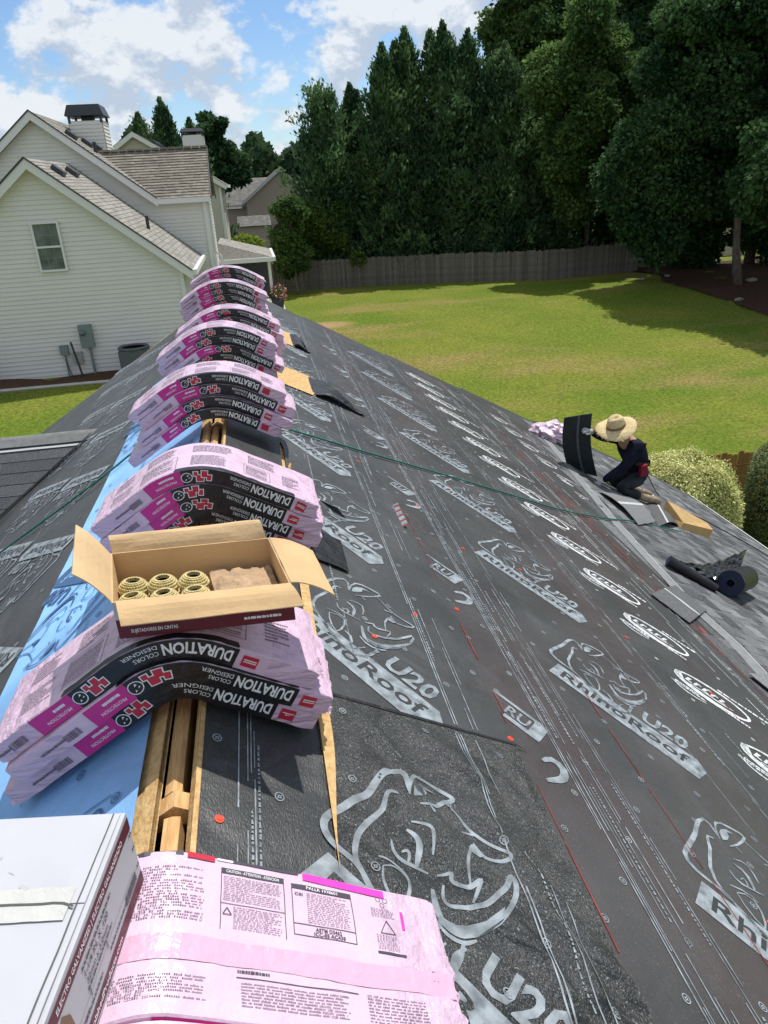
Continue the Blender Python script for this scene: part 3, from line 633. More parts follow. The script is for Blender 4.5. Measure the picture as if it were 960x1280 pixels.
# shadow line of the tear laid on as a black strip, plus a small gash
b = MB()
b.add([RT(.455, 2.0, .0205), RT(1.24, 1.995, .021), RT(1.30, 1.975, .012), RT(1.24, 1.985, .0205), RT(.8, 1.982, .0212), RT(.455, 1.985, .0205)], ((0, 1, 2, 3, 4, 5),))
HP(b, 'tear_shadow_gash', M_FILM); b = MB(); b.add([RT(.62, 3.74, H1 + .03), RT(.72, 3.70, H1 + .035), RT(.78, 3.64, H1 + .012), RT(.70, 3.71, H1 + .006)], ((0, 1, 2, 3),))
HP(b, 'tear_shadow_gash', M_FILM)
b = MB(); n = 14
for i in range(n):                                           # curled rip with red marks
    y = 4.22 - .34 * i / n
    b.quad(RT(1.19, y, H2 + .004), RT(1.215 + .01 * nz(i, 2), y, H2 + .03 + .01 * nz(i * .7, 1)), RT(1.215 + .01 * nz(i + 1, 2), y - .34 / n, H2 + .03 + .01 * nz((i + 1) * .7, 1)), RT(1.19, y - .34 / n, H2 + .004), 1 if i % 3 == 1 else 0)
HP(b, 'torn_lap', [M_INK, M_CHALK])
# open sheathing with membrane folded away from it
def patch(s0, s1, y0, y1, flap):
    b = MB(); b.grid(lambda u, v: RT(s0 + (s1 - s0) * u, y0 + (y1 - y0) * v + .03 * u, H1 + .010), 4, 4); HP(b, 'sheathing_patch', M_OSB)
    f = MB(); f.grid(lambda u, v: RT(s1 - .02 + flap * u, y0 + .05 + (y1 - y0 - .1) * (v * (1 - .75 * u)) - .12 * u * v, H1 + .012 + .055 * math.sin(math.pi * min(1, u * 1.25)) + .02 * nz(u * 6, v * 5, 2)), 12, 10); HP(f, 'membrane_flap', M_FILM, smooth=True)
patch(.50, .86, 6.38, 7.15, .52); patch(.46, .80, 8.5, 9.35, .22)
def scrap(s, y, ds, dy, h): return [RT(s, y, h), RT(s + ds, y, h), RT(s + ds, y + dy, h), RT(s, y + dy, h)]
# black membrane hanging below the second stack
b = MB(); b.grid(lambda u, v: RT(.44 + .26 * u, 3.02 + .34 * v - .04 * u, .035 - .012 * u + .01 * nz(u * 4, v * 4)), 5, 5); HP(b, 'membrane_scrap', M_FILM, smooth=True)
# --- left slope: blue membrane by the ridge, black underlayment below it
def lsheet(name, m, s0, s1, y0, y1, h, ns, nyy):
    b = MB(); b.grid(lambda u, v: LT((s0 + (s1(y0 + (y1 - y0) * v) - s0) * u) if callable(s1) else s0 + (s1 - s0) * u, y0 + (y1 - y0) * v, h + .004 * nz(u * 5, v * 40, s0)), ns, nyy)
    return b.build(name, m, house, smooth=True)
UB = lsheet('blue_underlayment', M_BLUE, .105, lambda y: 1.10 - .018 * y + .012 * nz(y * 1.7, 2), Y0, 7.75, .014, 10, 160)
UL1 = lsheet('underlayment', M_UNDL, .105, 1.10, 7.7, 11.5, .010, 6, 40)
UL2 = lsheet('underlayment', M_UNDL, .98, 2.45, Y0, 11.5, .007, 8, 90)
UL3 = lsheet('underlayment', M_UNDL, 2.35, 7.55, Y0, 11.5, .002, 12, 40)
lg = MB(); draw_logo(lg, 1.12, 0, LT, flat(.0125), dens=.06, mir=True); lgm = lg.mesh('mascot_print', [M_INK, M_INKD])
lb = MB(); draw_logo(lb, .46, 0, LT, flat(.0195), dens=.06, mir=True, wide=.8); lbm = lb.mesh('mascot_print', [M_BINK, M_BLUE])
lg2 = MB(); draw_logo(lg2, 1.70, 0, LT, flat(.0125), dens=.06, mir=True); lg2m = lg2.mesh('mascot_print', [M_INK, M_INKD])
for k in range(-1, 10):
    if k < 8: o = link('mascot_print', lgm, UL2); o.location = (0, 1.75 + 1.245 * k, 0)
    if k < 8: o = link('mascot_print', lg2m, UL2); o.location = (0, 2.4 + 1.245 * k, 0)
for y in (.65, 3.12, 5.9):
    o = link('mascot_print', lbm, UB); o.location = (0, y, 0)
b = MB()
for y in (1.55, 4.1):
    f = lambda x, yy, y=y: LT(.22 + x, y - .02 - yy, .0195)
    lettering(b, 'ORDENADO', .34, .05, f, 0, .015)
    for s0, s1, a, c in ((.20, .58, .0, .004), (.20, .58, -.098, -.094)): b.add([LT(s0, y + a, .0193), LT(s1, y + a, .0193), LT(s1, y + c, .0193), LT(s0, y + c, .0193)], ((0, 1, 2, 3),))
    b.add([LT(.60, y - .09, .0193), LT(.66, y - .05, .0193), LT(.66, y - .02, .0193), LT(.60, y, .0193)], ((0, 1, 2, 3),))
b.build('lettering_print', M_BINK, UB)
targets(LT, flat(.0195), UB, .17, 1.0, .7, 7.4, .19, .42, M_BINK, .016, seed=8)
line_group(LT, .0195, UB, .60, .4, 7.4, 12, M_BINK, bands=((0, .7), (.02, .4)), w=.004)
line_group(LT, .0125, UL2, 1.52, .4, 11.2, 13, M_INK, bands=((0, .8), (.02, .6), (.05, .4), (.1, .5)))
line_group(LT, .0125, UL2, 2.22, .4, 11.2, 14, M_INK, bands=((0, .8), (.02, .6), (.05, .4)))
targets(LT, flat(.0125), UL2, 1.15, 2.3, .7, 11, .25, .5, M_INK, .013, seed=9)
# cross gable on the left, already shingled
CY, CZ, CX = 7.79, -.925, -1.50
def CT(x, d, h=0.0): return (x, CY - d * math.cos(TL) - h * math.sin(TL), CZ - d * math.sin(TL) + h * math.cos(TL))
vx = lambda d: CX - d * math.cos(TL)
b = MB(); b.add([CT(CX, 0, .004), CT(-6.8, 0, .004), CT(-6.8, 4, .004), CT(vx(4), 4, .004)], ((0, 1, 2, 3),))
b.add([(CX, CY, CZ), (-6.8, CY, CZ), (-6.8, CY + 3.4, CZ - 3.4 * math.tan(TL)), (CX - 3.4, CY + 3.4, CZ - 3.4 * math.tan(TL))], ((0, 1, 2, 3),)); HP(b, 'roof_deck', M_SHCH)
b = MB(); b.slab([(-6.5, CY - 3, -6.9), (-6.5, CY + 3, -6.9), (-6.5, CY + 3, CZ - 3 * math.tan(TL) - .05), (-6.5, CY, CZ - .05), (-6.5, CY - 3, CZ - 3 * math.tan(TL) - .05)], (.1, 0, 0)); HP(b, 'wall', M_SIDE, fix=True)
rng = random.Random(11)
for i in range(8):
    d1 = .17 + .145 * (i + 1); d0 = d1 - .29; x = vx(d1) + .07; first = True; off = (i * .37) % 1.0
    while x > -5.6:
        xe = x - (1.0 if not first else .35 + off * .6)
        xa = x if not first else min(CX - .02, vx(max(d0, 0)) + .09)
        bb = MB(); bb.hexa([CT(xa, max(d0, .01), .005), CT(xe + .004, max(d0, .01), .005), CT(xe + .004, d1, .010), CT(x, d1, .010)], [CT(xa, max(d0, .01), .010), CT(xe + .004, max(d0, .01), .010), CT(xe + .004, d1, .020), CT(x, d1, .020)])
        HP(bb, 'shingle', M_SHCH, fix=True); x = xe; first = False
b = MB(); n = 20
b.grid(lambda u, v: (CX + .35 - 5.4 * u, CY + .05 - (.20) * v * math.cos(TL), CZ + .03 - abs(v * .20 - .04) * math.sin(TL) + .012 + .006 * nz(u * 20, v * 2)), 40, 4); HP(b, 'ridge_membrane', mat('grey_membrane', (.17, .175, .17), .7, .3, var=.15, vscale=15), smooth=True)
b = MB(); b.grid(lambda u, v: CT(CX + .05 - 5 * u, .155 + .025 * v, .028 + .004 * nz(u * 18, 1)), 30, 1); HP(b, 'metal_edge', M_CUTW)
b = MB()
for k, (o1, w) in enumerate(((.10, .03), (.22, .02), (.34, .015))):
    b.grid(lambda u, v: LT((1.76 + 2.2 * u) , 7.80 - 1.9 * u - o1 - w * v + .03 * nz(u * 6, k), .022 + .01 * v), 30, 1)
HP(b, 'valley_fold', M_FILM, smooth=True)

# --- finished shingles climbing from the right hand eave
EDGE = [(2.0, 3.78), (3.2, 3.84), (4.0, 3.98), (4.43, 3.95), (5.6, 4.12), (6.57, 4.29), (9.56, 4.95), (11.2, 5.3)]
def edge_s(y):
    for (a, p), (c, q) in zip(EDGE, EDGE[1:]):
        if a <= y <= c: return p + (q - p) * (y - a) / (c - a)
    return EDGE[0][1] if y < 2 else EDGE[-1][1]
def shingle_mesh(seed):
    r = random.Random(seed); b = MB(); h0 = .010
    b.hexa([(0, -.30, .001), (.997, -.30, .001), (.997, 0, h0 - .006), (0, 0, h0 - .006)], [(0, -.30, .004), (.997, -.30, .004), (.997, 0, h0), (0, 0, h0)], 0)
    x = r.uniform(-.05, .03)
    while x < .95:                                           # the laminated tabs of an architectural shingle
        w = r.uniform(.10, .22); a, c = max(0, x), min(.997, x + w)
        if c - a > .03: b.hexa([(a, -.15, .006), (c, -.15, .006), (c, .0005, h0), (a, .0005, h0)], [(a + .006, -.15, .009), (c - .006, -.15, .009), (c, .0005, h0 + .0045), (a, .0005, h0 + .0045)], r.choice((0, 1, 1, 2)))
        x += w + r.uniform(.07, .16)
    bm = bmesh.new(); me = b.mesh('shingle', [M_SH, M_SHL, M_SHD]); bm.from_mesh(me); bmesh.ops.recalc_face_normals(bm, faces=bm.faces); bm.to_mesh(me); bm.free(); return me
SHM = [shingle_mesh(i) for i in range(5)]
base_r = Matrix(((0, math.cos(TR), math.sin(TR), 0), (1, 0, 0, 0), (0, -math.sin(TR), math.cos(TR), 0), (0, 0, 0, 1)))   # local x runs along the eave, local y down the slope
base_r = Matrix(((0, math.cos(TR), math.sin(TR), 0), (-1, 0, 0, 0), (0, -math.sin(TR), math.cos(TR), 0), (0, 0, 0, 1)))
r = random.Random(3); cnt = 0
for i in range(33):
    s = 8.60 - .145 * i; y = 11.15 + (.37 * i) % 1.0
    while y > 2.6:
        ym = y - .5
        if s - .06 > edge_s(min(max(ym, 2), 11)) and y - 1.0 < 11.2 and (ym > 3.4 + (s - 4) * .9):
            me = SHM[r.randrange(5)]; yy = y
            o = link('shingle', me, house); o.matrix_basis = Matrix.Translation(RT(s, min(yy, 11.28), .004)) @ base_r @ Matrix.Rotation(r.uniform(-.004, .004), 4, 'Z'); cnt += 1
        y -= 1.0
print('right shingles', cnt)
b = MB(); b.grid(lambda u, v: RT(edge_s(2.2 + 8.9 * u) - .07 + .12 * v + .012 * nz(u * 40, 3), 2.2 + 8.9 * u, .016 + .004 * v + .003 * nz(u * 30, v)), 60, 2); HP(b, 'starter_strip', M_CUT)
b = MB(); b.grid(lambda u, v: RT(edge_s(2.2 + 8.9 * u) + .05 + .014 * v, 2.2 + 8.9 * u, .0235), 60, 1); HP(b, 'release_film', M_CUTW)
b = MB(); b.grid(lambda u, v: RT(8.585 + .075 * v, Y0 + (11.28 - Y0) * u, .030 - .002 * v), 10, 1); b.grid(lambda u, v: (RT(8.66, 0, .028)[0], Y0 + (11.28 - Y0) * u, RT(8.66, 0, .028)[2] - .12 * v), 10, 1); HP(b, 'drip_edge', M_GALV)
# rumpled overlap of shingles at the near end of the finished field
for (s, y, w, l, rz, h, m) in ((4.55, 3.55, .34, 1.0, .12, .09, M_SHD), (4.2, 3.45, .34, 1.0, .3, .03, M_SHL), (4.75, 3.3, .34, 1.0, .05, .13, M_SH)):
    b = MB()
    def fn(u, v, s=s, y=y, rz=rz, h=h):
        a = (u - .5) * l; c = (v - .5) * w; return RT(s + a * math.cos(rz) - c * math.sin(rz), y + a * math.sin(rz) + c * math.cos(rz), .03 + h * math.sin(math.pi * (u * .9 + .1)) ** 2)
    b.grid(fn, 14, 2); b.grid(lambda u, v: tuple(Vector(fn(u, v)) - Vector((.002, 0, .006))), 14, 2); HP(b, 'shingle', m, smooth=True)

# ------------------------------------------------------------------ shingle bundles over the ridge
T_B, W_B, R0, Z0 = .067, .337, .10, .040
AL, AR = rad(32.2), rad(29.3)
def path(off, R0=R0, Z0=Z0):
    R = R0 + off
    def P(t):
        if t < -R * AL: a = AL; x, z = -R * math.sin(a), -R * (1 - math.cos(a)); d = -t - R * AL; x -= d * math.cos(a); z -= d * math.sin(a); n = (-math.sin(a), math.cos(a))
        elif t > R * AR: a = AR; x, z = R * math.sin(a), -R * (1 - math.cos(a)); d = t - R * AR; x += d * math.cos(a); z -= d * math.sin(a); n = (math.sin(a), math.cos(a))
        else: a = t / R; x, z = R * math.sin(a), -R * (1 - math.cos(a)); n = (math.sin(a), math.cos(a))
        return x, z + Z0 + off, n
    return P
def bundle(loc, layer, sh, label, group, top=False, seed=0, psh=0.0, rz=0.0, dx=0.0, plain=False, fine=False, broad=False):
    r = random.Random(seed); t_ = thing('shingle_bundle', label, 'shingle bundle', loc, group, rz); P = path(layer * T_B, .30, .070) if broad else path(layer * T_B); sag = r.uniform(-.02, .05); sag2 = r.uniform(-.02, .04)
    T0 = -.5 + sh
    def B(u, y, n):                                             # u along the bundle, y across, n up from its underside
        x, z, nn = P(T0 + u); f = .0014 + .0030 * (1 - smooth(0, .16, min(u, 1 - u)))
        z -= (sag * max(0, .35 - u) ** 2 + sag2 * max(0, u - .65) ** 2) * .6 if layer else 0; n = n * (1 + .05 * nz(u * 5, seed)) 
        return Vector((x + dx + nn[0] * n, y, z + nn[1] * n)) + Vector((nz(u * 11, y * 16 + n * 30, seed), nz(u * 13, y * 14 + n * 40, seed + 5), nz(u * 15, y * 15 + n * 35, seed + 9) + .7 * nz(u * 30 + y * 14, y * 30, seed))) * f
    loop = [(0, .002), (0, .02), (0, .045), (0, T_B - .0035), (.0035, T_B), (.06, T_B), (.12, T_B), (.17, T_B), (.22, T_B), (.28, T_B), (W_B - .004, T_B), (W_B, T_B - .005), (W_B, .03), (W_B, .002), (W_B * .5, .001)]
    N = 60; k = len(loop); b = MB(); vs = []
    for i in range(N + 1):
        u = i / N; e = min(u, 1 - u); ek = smooth(0, .022, e)
        for j, (y, n) in enumerate(loop):
            y2 = W_B / 2 + (y - W_B / 2) * (.972 + .028 * ek); n2 = T_B / 2 + (n - T_B / 2) * (.84 + .16 * ek)
            vs.append(B(u, y2, n2))
    fs = [(i * k + j, (i + 1) * k + j, (i + 1) * k + (j + 1) % k, i * k + (j + 1) % k) for i in range(N) for j in range(k)]
    fs += [tuple(range(k)), tuple(N * k + j for j in reversed(range(k)))]
    b.add(vs, fs); b.m = [1 if ((i // k) > N * .84 or (i // k) < N * .20) and i < N * k else 0 for i in range(len(fs))]
                                                               # loose ends of the plastic wrapper
    for e0, sg in ((1, 1), (0, -1)):
        for q in range(2):
            n0 = T_B * (.2 + .55 * q); y0 = r.uniform(.0, .12); y1 = y0 + r.uniform(.10, .2); ln = r.uniform(.008, .028)
            tl = MB(); tl.grid(lambda a, c: B(e0, y0 + (y1 - y0) * a, n0 + .012 * nz(a * 6, seed + q)) + Vector((sg * ln * c * (.6 + .6 * nz(a * 5, seed, q)), 0, -.6 * ln * c + .010 * nz(a * 9, c * 3, seed))), 12, 3, 0); tl.build('wrapper_tail', M_PINKF, t_, smooth=False, world=False)
    wp = b.build('wrapper', [M_PINK, M_PINKF], t_, smooth=True, world=False, fix=True, crease=40)
    if plain: return t_, B
    b = MB(); D = .0016
    F = lambda u, v, d=D: tuple(B(min(1, max(0, u + psh)), -d, v * T_B))
    def patch_(u0, u1, v0, v1, mi, d=D, n=None): b.grid(lambda a, c: F(u0 + (u1 - u0) * a, v0 + (v1 - v0) * c, d), n or max(1, int((u1 - u0) / .025)), 1 if n else 2, mi)
    patch_(.405, .885, .02, .97, 0)
    if psh + .885 < 1 and not fine: b.grid(lambda a, c: tuple(B(.41 + psh + .47 * a + .01 * nz(c * 5, a * 9), -.0012 + .026 * c + .006 * nz(a * 14, seed), T_B + .0014)), 44, 4, 0)
    patch_(.285, .428, .04, .96, 1, D + .0002)
    ring(b, (.446, .47), .0001, .024, lambda x, y: F(x, .47 + (y - .47) / T_B * 1.0, D + .0006), 0, 16); ring(b, (.446, .47), .019, .022, lambda x, y: F(x, .47 + (y - .47) / T_B, D + .001), 2, 16)
    for (a, c, w) in ((-.008, -.012, .008), (0, .004, .009), (.006, -.006, .007)): b.add([F(.446 + a, .47 + c / T_B, D + .0012), F(.446 + a + w, .47 + (c + .003) / T_B, D + .0012), F(.446 + a + w * .6, .47 + (c + w) / T_B, D + .0012)], ((0, 1, 2),), 2)
    for (u, v, w, h) in ((.482, .18, .026, .42), (.500, .45, .020, .40), (.520, .25, .016, .35), (.472, .55, .014, .25)):
        patch_(u - .003, u + w + .003, v - .05, v + h + .05, 2, D + .0005, 1); patch_(u, u + w, v, v + h, 3, D + .0009, 1)
    up = lambda u1, v1, d: (lambda x, y: F(u1 - x, v1 - y / T_B, d))
    lettering(b, 'DURATION', .172, .036, up(.872, .80, D + .0008), 2, .03, .02)
    lettering(b, 'DESIGNER', .088, .0135, up(.690, .80, D + .0008), 2, .0, .02)
    lettering(b, 'COLORS', .066, .0135, up(.690, .50, D + .0008), 2, .0, .02)
    lettering(b, 'PROTECTION', .085, .0105, up(.405, .42, D + .0006), 2, .01, .02)
    bars(b, 0, .06, 0, .012, 1, up(.40, .78, D + .0006), 2, r, .8)
    patch_(.902, .948, .22, .78, 3, D + .0004, 2); bars(b, .004, .042, .006, .02, 2, up(.948, .72, D + .0008), 2, r, .6)
    x = .19
    while x < .245: w = r.uniform(.001, .004); patch_(x, x + w, .25, .62, 4, D + .0004, 1); x += w + r.uniform(.0012, .003)
    bars(b, 0, .09, 0, .012, 1, up(.19, .56, D + .0004), 4, r, .7)
    if top and not fine:
        b.build('printed_label', [M_BLACK, M_MAG, M_WHITE, M_REDP, M_GREYT], t_, world=False); b = MB()
        G = lambda u, y: tuple(B(min(.995, max(.005, u)), y, T_B + .0016))
        for (u0, u1, y0, y1, rows) in ((.10, .22, .06, .16, 6), (.10, .20, .20, .30, 5), (.27, .40, .05, .17, 7), (.28, .40, .21, .31, 5), (.46, .58, .05, .17, 7), (.46, .60, .21, .30, 5), (.66, .76, .06, .16, 6), (.67, .80, .20, .30, 5), (.83, .91, .08, .2, 5)):
            bars(b, u0, u1, y0, y1, int(rows * 1.5), G, 4, r, .38)
        for (u0, u1, y0, y1) in ((.265, .41, .04, .18), (.65, .77, .05, .17)):
            for (a, c, d_, e) in ((u0, u1, y0, y0 + .002), (u0, u1, y1, y1 + .002)): b.grid(lambda p, q: G(a + (c - a) * p, d_ + (e - d_) * q), 6, 1, 4)
            for uu in (u0, u1): b.add([G(uu, y0), G(uu + .002, y0), G(uu + .002, y1), G(uu, y1)], ((0, 1, 2, 3),), 4)
    stuff(b.build('fine_print' if top and not fine else 'printed_label', [M_BLACK, M_MAG, M_WHITE, M_REDP, M_GREYT], t_, world=False)) if top and not fine else b.build('printed_label', [M_BLACK, M_MAG, M_WHITE, M_REDP, M_GREYT], t_, world=False)
    return t_, B
STK = [  # y of the front face, layers as (shift along, print shift, y step), how the stack is called
    (1.735, ((-.09, -.02, .012), (-.045, .005, .0), (-.085, -.13, .012)), 'stack under the nail box'),
    (2.90, ((-.01, -.06, .05), (.045, -.03, .02), (.055, -.06, .0), (.035, .0, .0)), 'stack behind the nail box'),
    (4.42, ((-.09, -.02, .0), (.0, -.08, .02), (.03, -.01, .06), (-.03, -.05, .07)), 'stack by the green rope'),
    (6.05, ((-.07, -.03, .02), (.03, .02, .0), (-.04, -.05, .03), (-.03, -.02, .03)), 'stack beside the bare sheathing'),
    (7.0, ((.0, .0, .0), (.05, -.05, .02), (.03, -.02, .0), (.0, .0, .03)), 'low stack past the bare sheathing'),
    (8.6, ((.01, .0, .0), (.04, -.04, .02), (.0, -.03, .0), (-.02, -.02, .02), (.0, -.05, .0)), 'second stack from the gable end'),
    (10.2, ((.0, .0, .0), (.02, -.04, .02), (-.02, -.04, .0), (.01, .02, .03), (.02, .0, .0)), 'last stack at the gable end'),
]
ORD = {5: ('bottom', 'second from the bottom', 'middle', 'second from the top', 'topmost'), 3: ('bottom', 'middle', 'topmost'), 4: ('bottom', 'second from the bottom', 'second from the top', 'topmost')}
sd_ = 1
for y, lays, what in STK:
    n = len(lays)
    for k, (sh, psh, dy) in enumerate(lays):
        dxx = {4.42: 0, 6.05: 0, 7.0: .05, 8.6: -.02, 10.2: -.03}.get(y, 0)
        bundle((0, y + dy, 0), k, sh, 'pink shingle bundle, %s in the %s' % (ORD[n][k], what), 'pink shingle bundles stacked along the ridge', k == n - 1, sd_, psh, random.Random(sd_).uniform(-.012, .012), dxx, broad=y > 4)
        sd_ += 1
# the bundles nearest the camera, printed side up
bundle((0, .480, 0), 0, .15, 'pink shingle bundle at the bottom edge of the view, butting the one under the carton', 'pink shingle bundles stacked along the ridge', True, 78, .10)
t_, B = bundle((0, .822, 0), 0, .138, 'pink shingle bundle nearest the camera, printed side up beneath the white carton', 'pink shingle bundles stacked along the ridge', True, 77, .10, 0, 0, False, True)
b = MB(); r = random.Random(21); G0 = .0014
G = lambda t, y, e=0.0: tuple(B(min(.995, max(.005, t - .138 + .5)), y, T_B + G0 + e))
def gp(t0, t1, y0, y1, mi, e=0.0): b.grid(lambda p, q: G(t0 + (t1 - t0) * p, y0 + (y1 - y0) * q, e), max(1, int((t1 - t0) / .012)), max(1, int((y1 - y0) / .012)), mi)
b.grid(lambda p, q: G(-.33 + .965 * p, .100 + .050 * q + .006 * nz(p * 6, q * 2, 3) + .002 * nz(p * 30, q, 5), 0), 90, 6, 0)
yt = W_B - .02
gp(.115, .255, yt - .018, yt - .004, 1); lettering(b, 'CAUTION - ATTENTION - ATENCION', .118, .0075, lambda x, y: G(.126 + x, yt - .0145 + y, .0006), 2, .01, .03)
for x in (.115, .254): gp(x, x + .0016, .172, yt - .004, 1)
bars(b, .121, .250, .236, yt - .022, 9, lambda x, y: G(x, y), 3, r, .5, True); gp(.115, .255, .229, .2304, 1)
bars(b, .142, .250, .176, .226, 7, lambda x, y: G(x, y), 3, r, .5, True)
def tri(x, y, s, w=.0018):
    for p, q in (((0, 0), (s, 0)), ((s, 0), (s / 2, s * .85)), ((s / 2, s * .85), (0, 0))): ribbon(b, [(x + p[0], y + p[1]), (x + q[0], y + q[1])], w, lambda a, c: G(a, c, .0003), 1, .02, False)
tri(.120, .205, .018); tri(.119, yt - .0155, .007, .001); tri(.244, yt - .0155, .007, .001)
y2 = yt - .012
gp(.272, .415, y2 - .012, y2, 1); lettering(b, 'PALLR 1978601', .075, .0075, lambda x, y: G(.306 + x, y2 - .0098 + y, .0006), 2, .01, .03)
for x in (.272, .4135): gp(x, x + .0016, .186, y2, 1)
gp(.272, .415, .186, .1876, 1); gp(.272, .415, .211, .2126, 1); bars(b, .306, .408, .216, y2 - .016, 10, lambda x, y: G(x, y), 3, r, .5, True)
lettering(b, 'CSI', .018, .007, lambda x, y: G(.279 + x, y2 - .028 + y), 1, .02)
lettering(b, 'ASTM D3462', .060, .0085, lambda x, y: G(.320 + x, .1995 + y), 1, .02, .02); lettering(b, 'ICC-ES AC438', .072, .0085, lambda x, y: G(.316 + x, .1895 + y), 1, .02, .02)
tri(.478, .225, .036); bars(b, .462, .522, .262, .285, 4, lambda x, y: G(x, y), 3, r, .55, True); bars(b, .466, .520, .186, .222, 6, lambda x, y: G(x, y), 3, r, .55, True)
for a in range(3):                                                  # loops of the recycling arrows
    c = (.492 + .010 * math.cos(a * 2.09 + .5), .302 + .009 * math.sin(a * 2.09 + .5)); ring(b, c, .005, .0062, lambda p, q: G(p, q), 3, 10)
gp(.462, .530, .176, .1815, 1)
bars(b, -.06, .085, .18, .30, 12, lambda x, y: G(x, y), 3, r, .5, True); bars(b, -.09, .10, .03, .075, 5, lambda x, y: G(x, y), 3, r, .5, True)
gp(.15, .40, .080, .0818, 1); bars(b, .152, .22, .088, .096, 1, lambda x, y: G(x, y), 1, r, .7); bars(b, .16, .38, .028, .074, 5, lambda x, y: G(x, y), 3, r, .5, True); bars(b, .42, .56, .03, .085, 6, lambda x, y: G(x, y), 3, r, .5, True)
b.grid(lambda p, q: G(.30 + .20 * p, W_B - .002 - .018 * q - .006 * p, .001), 8, 1, 4); gp(.534, .541, .24, .285, 4)
b.grid(lambda p, q: G(.045 + .055 * p, W_B - .002 - .014 * q, .001), 3, 1, 5); b.grid(lambda p, q: G(.105 + .035 * p, W_B - .004 - .005 * q, .001), 3, 1, 2); b.grid(lambda p, q: G(-.10 + .14 * p, W_B - .001 - .010 * q, .0008), 3, 1, 1); b.grid(lambda p, q: G(.14 + .15 * p, W_B - .003 - .006 * q, .0008), 3, 1, 1)
gp(.585, .597, .13, .15, 1)
b.build('printed_face', [M_PBAND, M_DARKT, M_WHITE, M_GREYT, M_HOT, M_REDP], t_, world=False)

# ------------------------------------------------------------------ the open carton of coil nails
nb = thing('nail_box', 'open brown cardboard nail box with four spread flaps, on the second pink stack', 'cardboard box', (.088, 1.912, .247), None, rad(-3))
HX, HY, HZ = .238, .150, .115
def NP(mb_, n, m, **k):
    mb_.v = [(x - .22 * y, y, z) for x, y, z in mb_.v]; return mb_.build(n, m, nb, world=False, **k)
b = MB(); b.box(-HX, HX, -HY, HY, 0, .004, 0)
b.box(-HX, -HX + .004, -HY, HY, .004, HZ, 0); b.box(HX - .004, HX, -HY, HY, .004, HZ, 0); b.box(-HX + .004, HX - .004, HY - .004, HY, .004, HZ, 0); b.box(-HX + .004, HX - .004, -HY, -HY + .004, .004, HZ, 0)
NP(b, 'tray', M_TAN, fix=True)
b = MB(); e = .0012
b.box(-HX - e, HX + e, -HY - e, -HY, .060, HZ, 0); b.box(-HX - e, HX + e, -HY - e, -HY, .0, .058, 1); b.box(-HX - e, -HX, -HY, HY, .060, HZ, 0); b.box(-HX - e, -HX, -HY, HY, 0, .058, 1); b.box(HX, HX + e, -HY, HY, .06, HZ, 0); b.box(HX, HX + e, -HY, HY, 0, .058, 1)
f = lambda x0, z0: (lambda x, y: (x0 + x, -HY - e - .0006, z0 + y))
lettering(b, 'SUJETADORES EN CINTAS', .125, .011, f(-.205, .016), 2, .01); bars(b, .10, .215, .016, .028, 1, lambda x, y: (x, -HY - e - .0006, y), 2, random.Random(4), .7)
NP(b, 'printed_side', [M_BOXW, M_MAROON, M_WHITE], fix=True)
def flap(name, a, c, da, dc, m=M_TAND, bend=.0, sag=.012):
    a, c, da, dc = Vector(a), Vector(c), Vector(da), Vector(dc); b = MB(); th = (c - a).cross(da).normalized() * .0035
    top = lambda u, v: tuple(a.lerp(c, u) + (da.lerp(dc, u)) * v + Vector((0, 0, sag * math.sin(v * math.pi) + .004 * nz(u * 4, v * 3, bend))))
    b.grid(top, 12, 6, 0); b.grid(lambda u, v: tuple(Vector(top(u, v)) - th), 12, 6, 1)
    for uu in (0, 1): b.grid(lambda u, v: tuple(Vector(top(uu, u)) - th * v), 6, 1, 0)
    b.grid(lambda u, v: tuple(Vector(top(u, 1)) - th * v), 12, 1, 0)
    return NP(b, name, [m, M_TAN if name != 'flap_' else m], smooth=False)
flap('flap', (-HX + .01, -HY, HZ + .001), (HX - .004, -HY, HZ + .001), (.008, -.090, -.024), (.018, -.086, -.024), bend=1)
flap('flap', (-HX + .004, HY, HZ), (HX - .01, HY, HZ), (-.004, .045, .040), (-.006, .042, .046), bend=2)
flap('flap', (-HX, -HY + .004, HZ), (-HX, HY - .004, HZ), (-.085, .02, .085), (-.085, .045, .088), bend=3)
flap('flap', (HX, -HY + .004, HZ), (HX, HY - .004, HZ), (.108, -.035, -.034), (.118, -.05, -.036), bend=4)
coil = MB(); nk = 36
for t3, (rr_, zz) in enumerate(((.0430, .036), (.0385, .045), (.0335, .052), (.0285, .057), (.0235, .060))):
    for j in range(nk - t3 * 4):
        a = 2 * math.pi * (j + .5 * t3) / (nk - t3 * 4); x, y = rr_ * math.cos(a), rr_ * math.sin(a)
        coil.lathe([(.0030, zz - .010), (.0030, zz - .003), (.0046, zz - .0015), (.0042, zz)], 6, 0, lambda X, Y, Z, x=x, y=y: (x + X, y + Y, Z)); coil.add([(x + .004 * math.cos(q * 1.047), y + .004 * math.sin(q * 1.047), zz) for q in range(6)], (tuple(range(6)),))
coil.lathe([(.019, .050), (.030, .048), (.040, .034), (.0415, .012)], 28, 0); coil.lathe([(.040, .012), (.042, .016), (.040, .02), (.042, .028), (.040, .031)], 24, 0); coil.lathe([(.019, .001), (.019, .05)], 16, 1); coil.add([(.019 * math.cos(q * .393), .019 * math.sin(q * .393), .03) for q in range(16)], (tuple(range(16)),), 1)
coil_me = coil.mesh('nail_coil', [M_BRASS, M_HOLE])
MN = Matrix.Translation((.088, 1.912, .247)) @ Matrix.Rotation(rad(-3), 4, 'Z') @ Matrix(((1, -.22, 0, 0), (0, 1, 0, 0), (0, 0, 1, 0), (0, 0, 0, 1)))
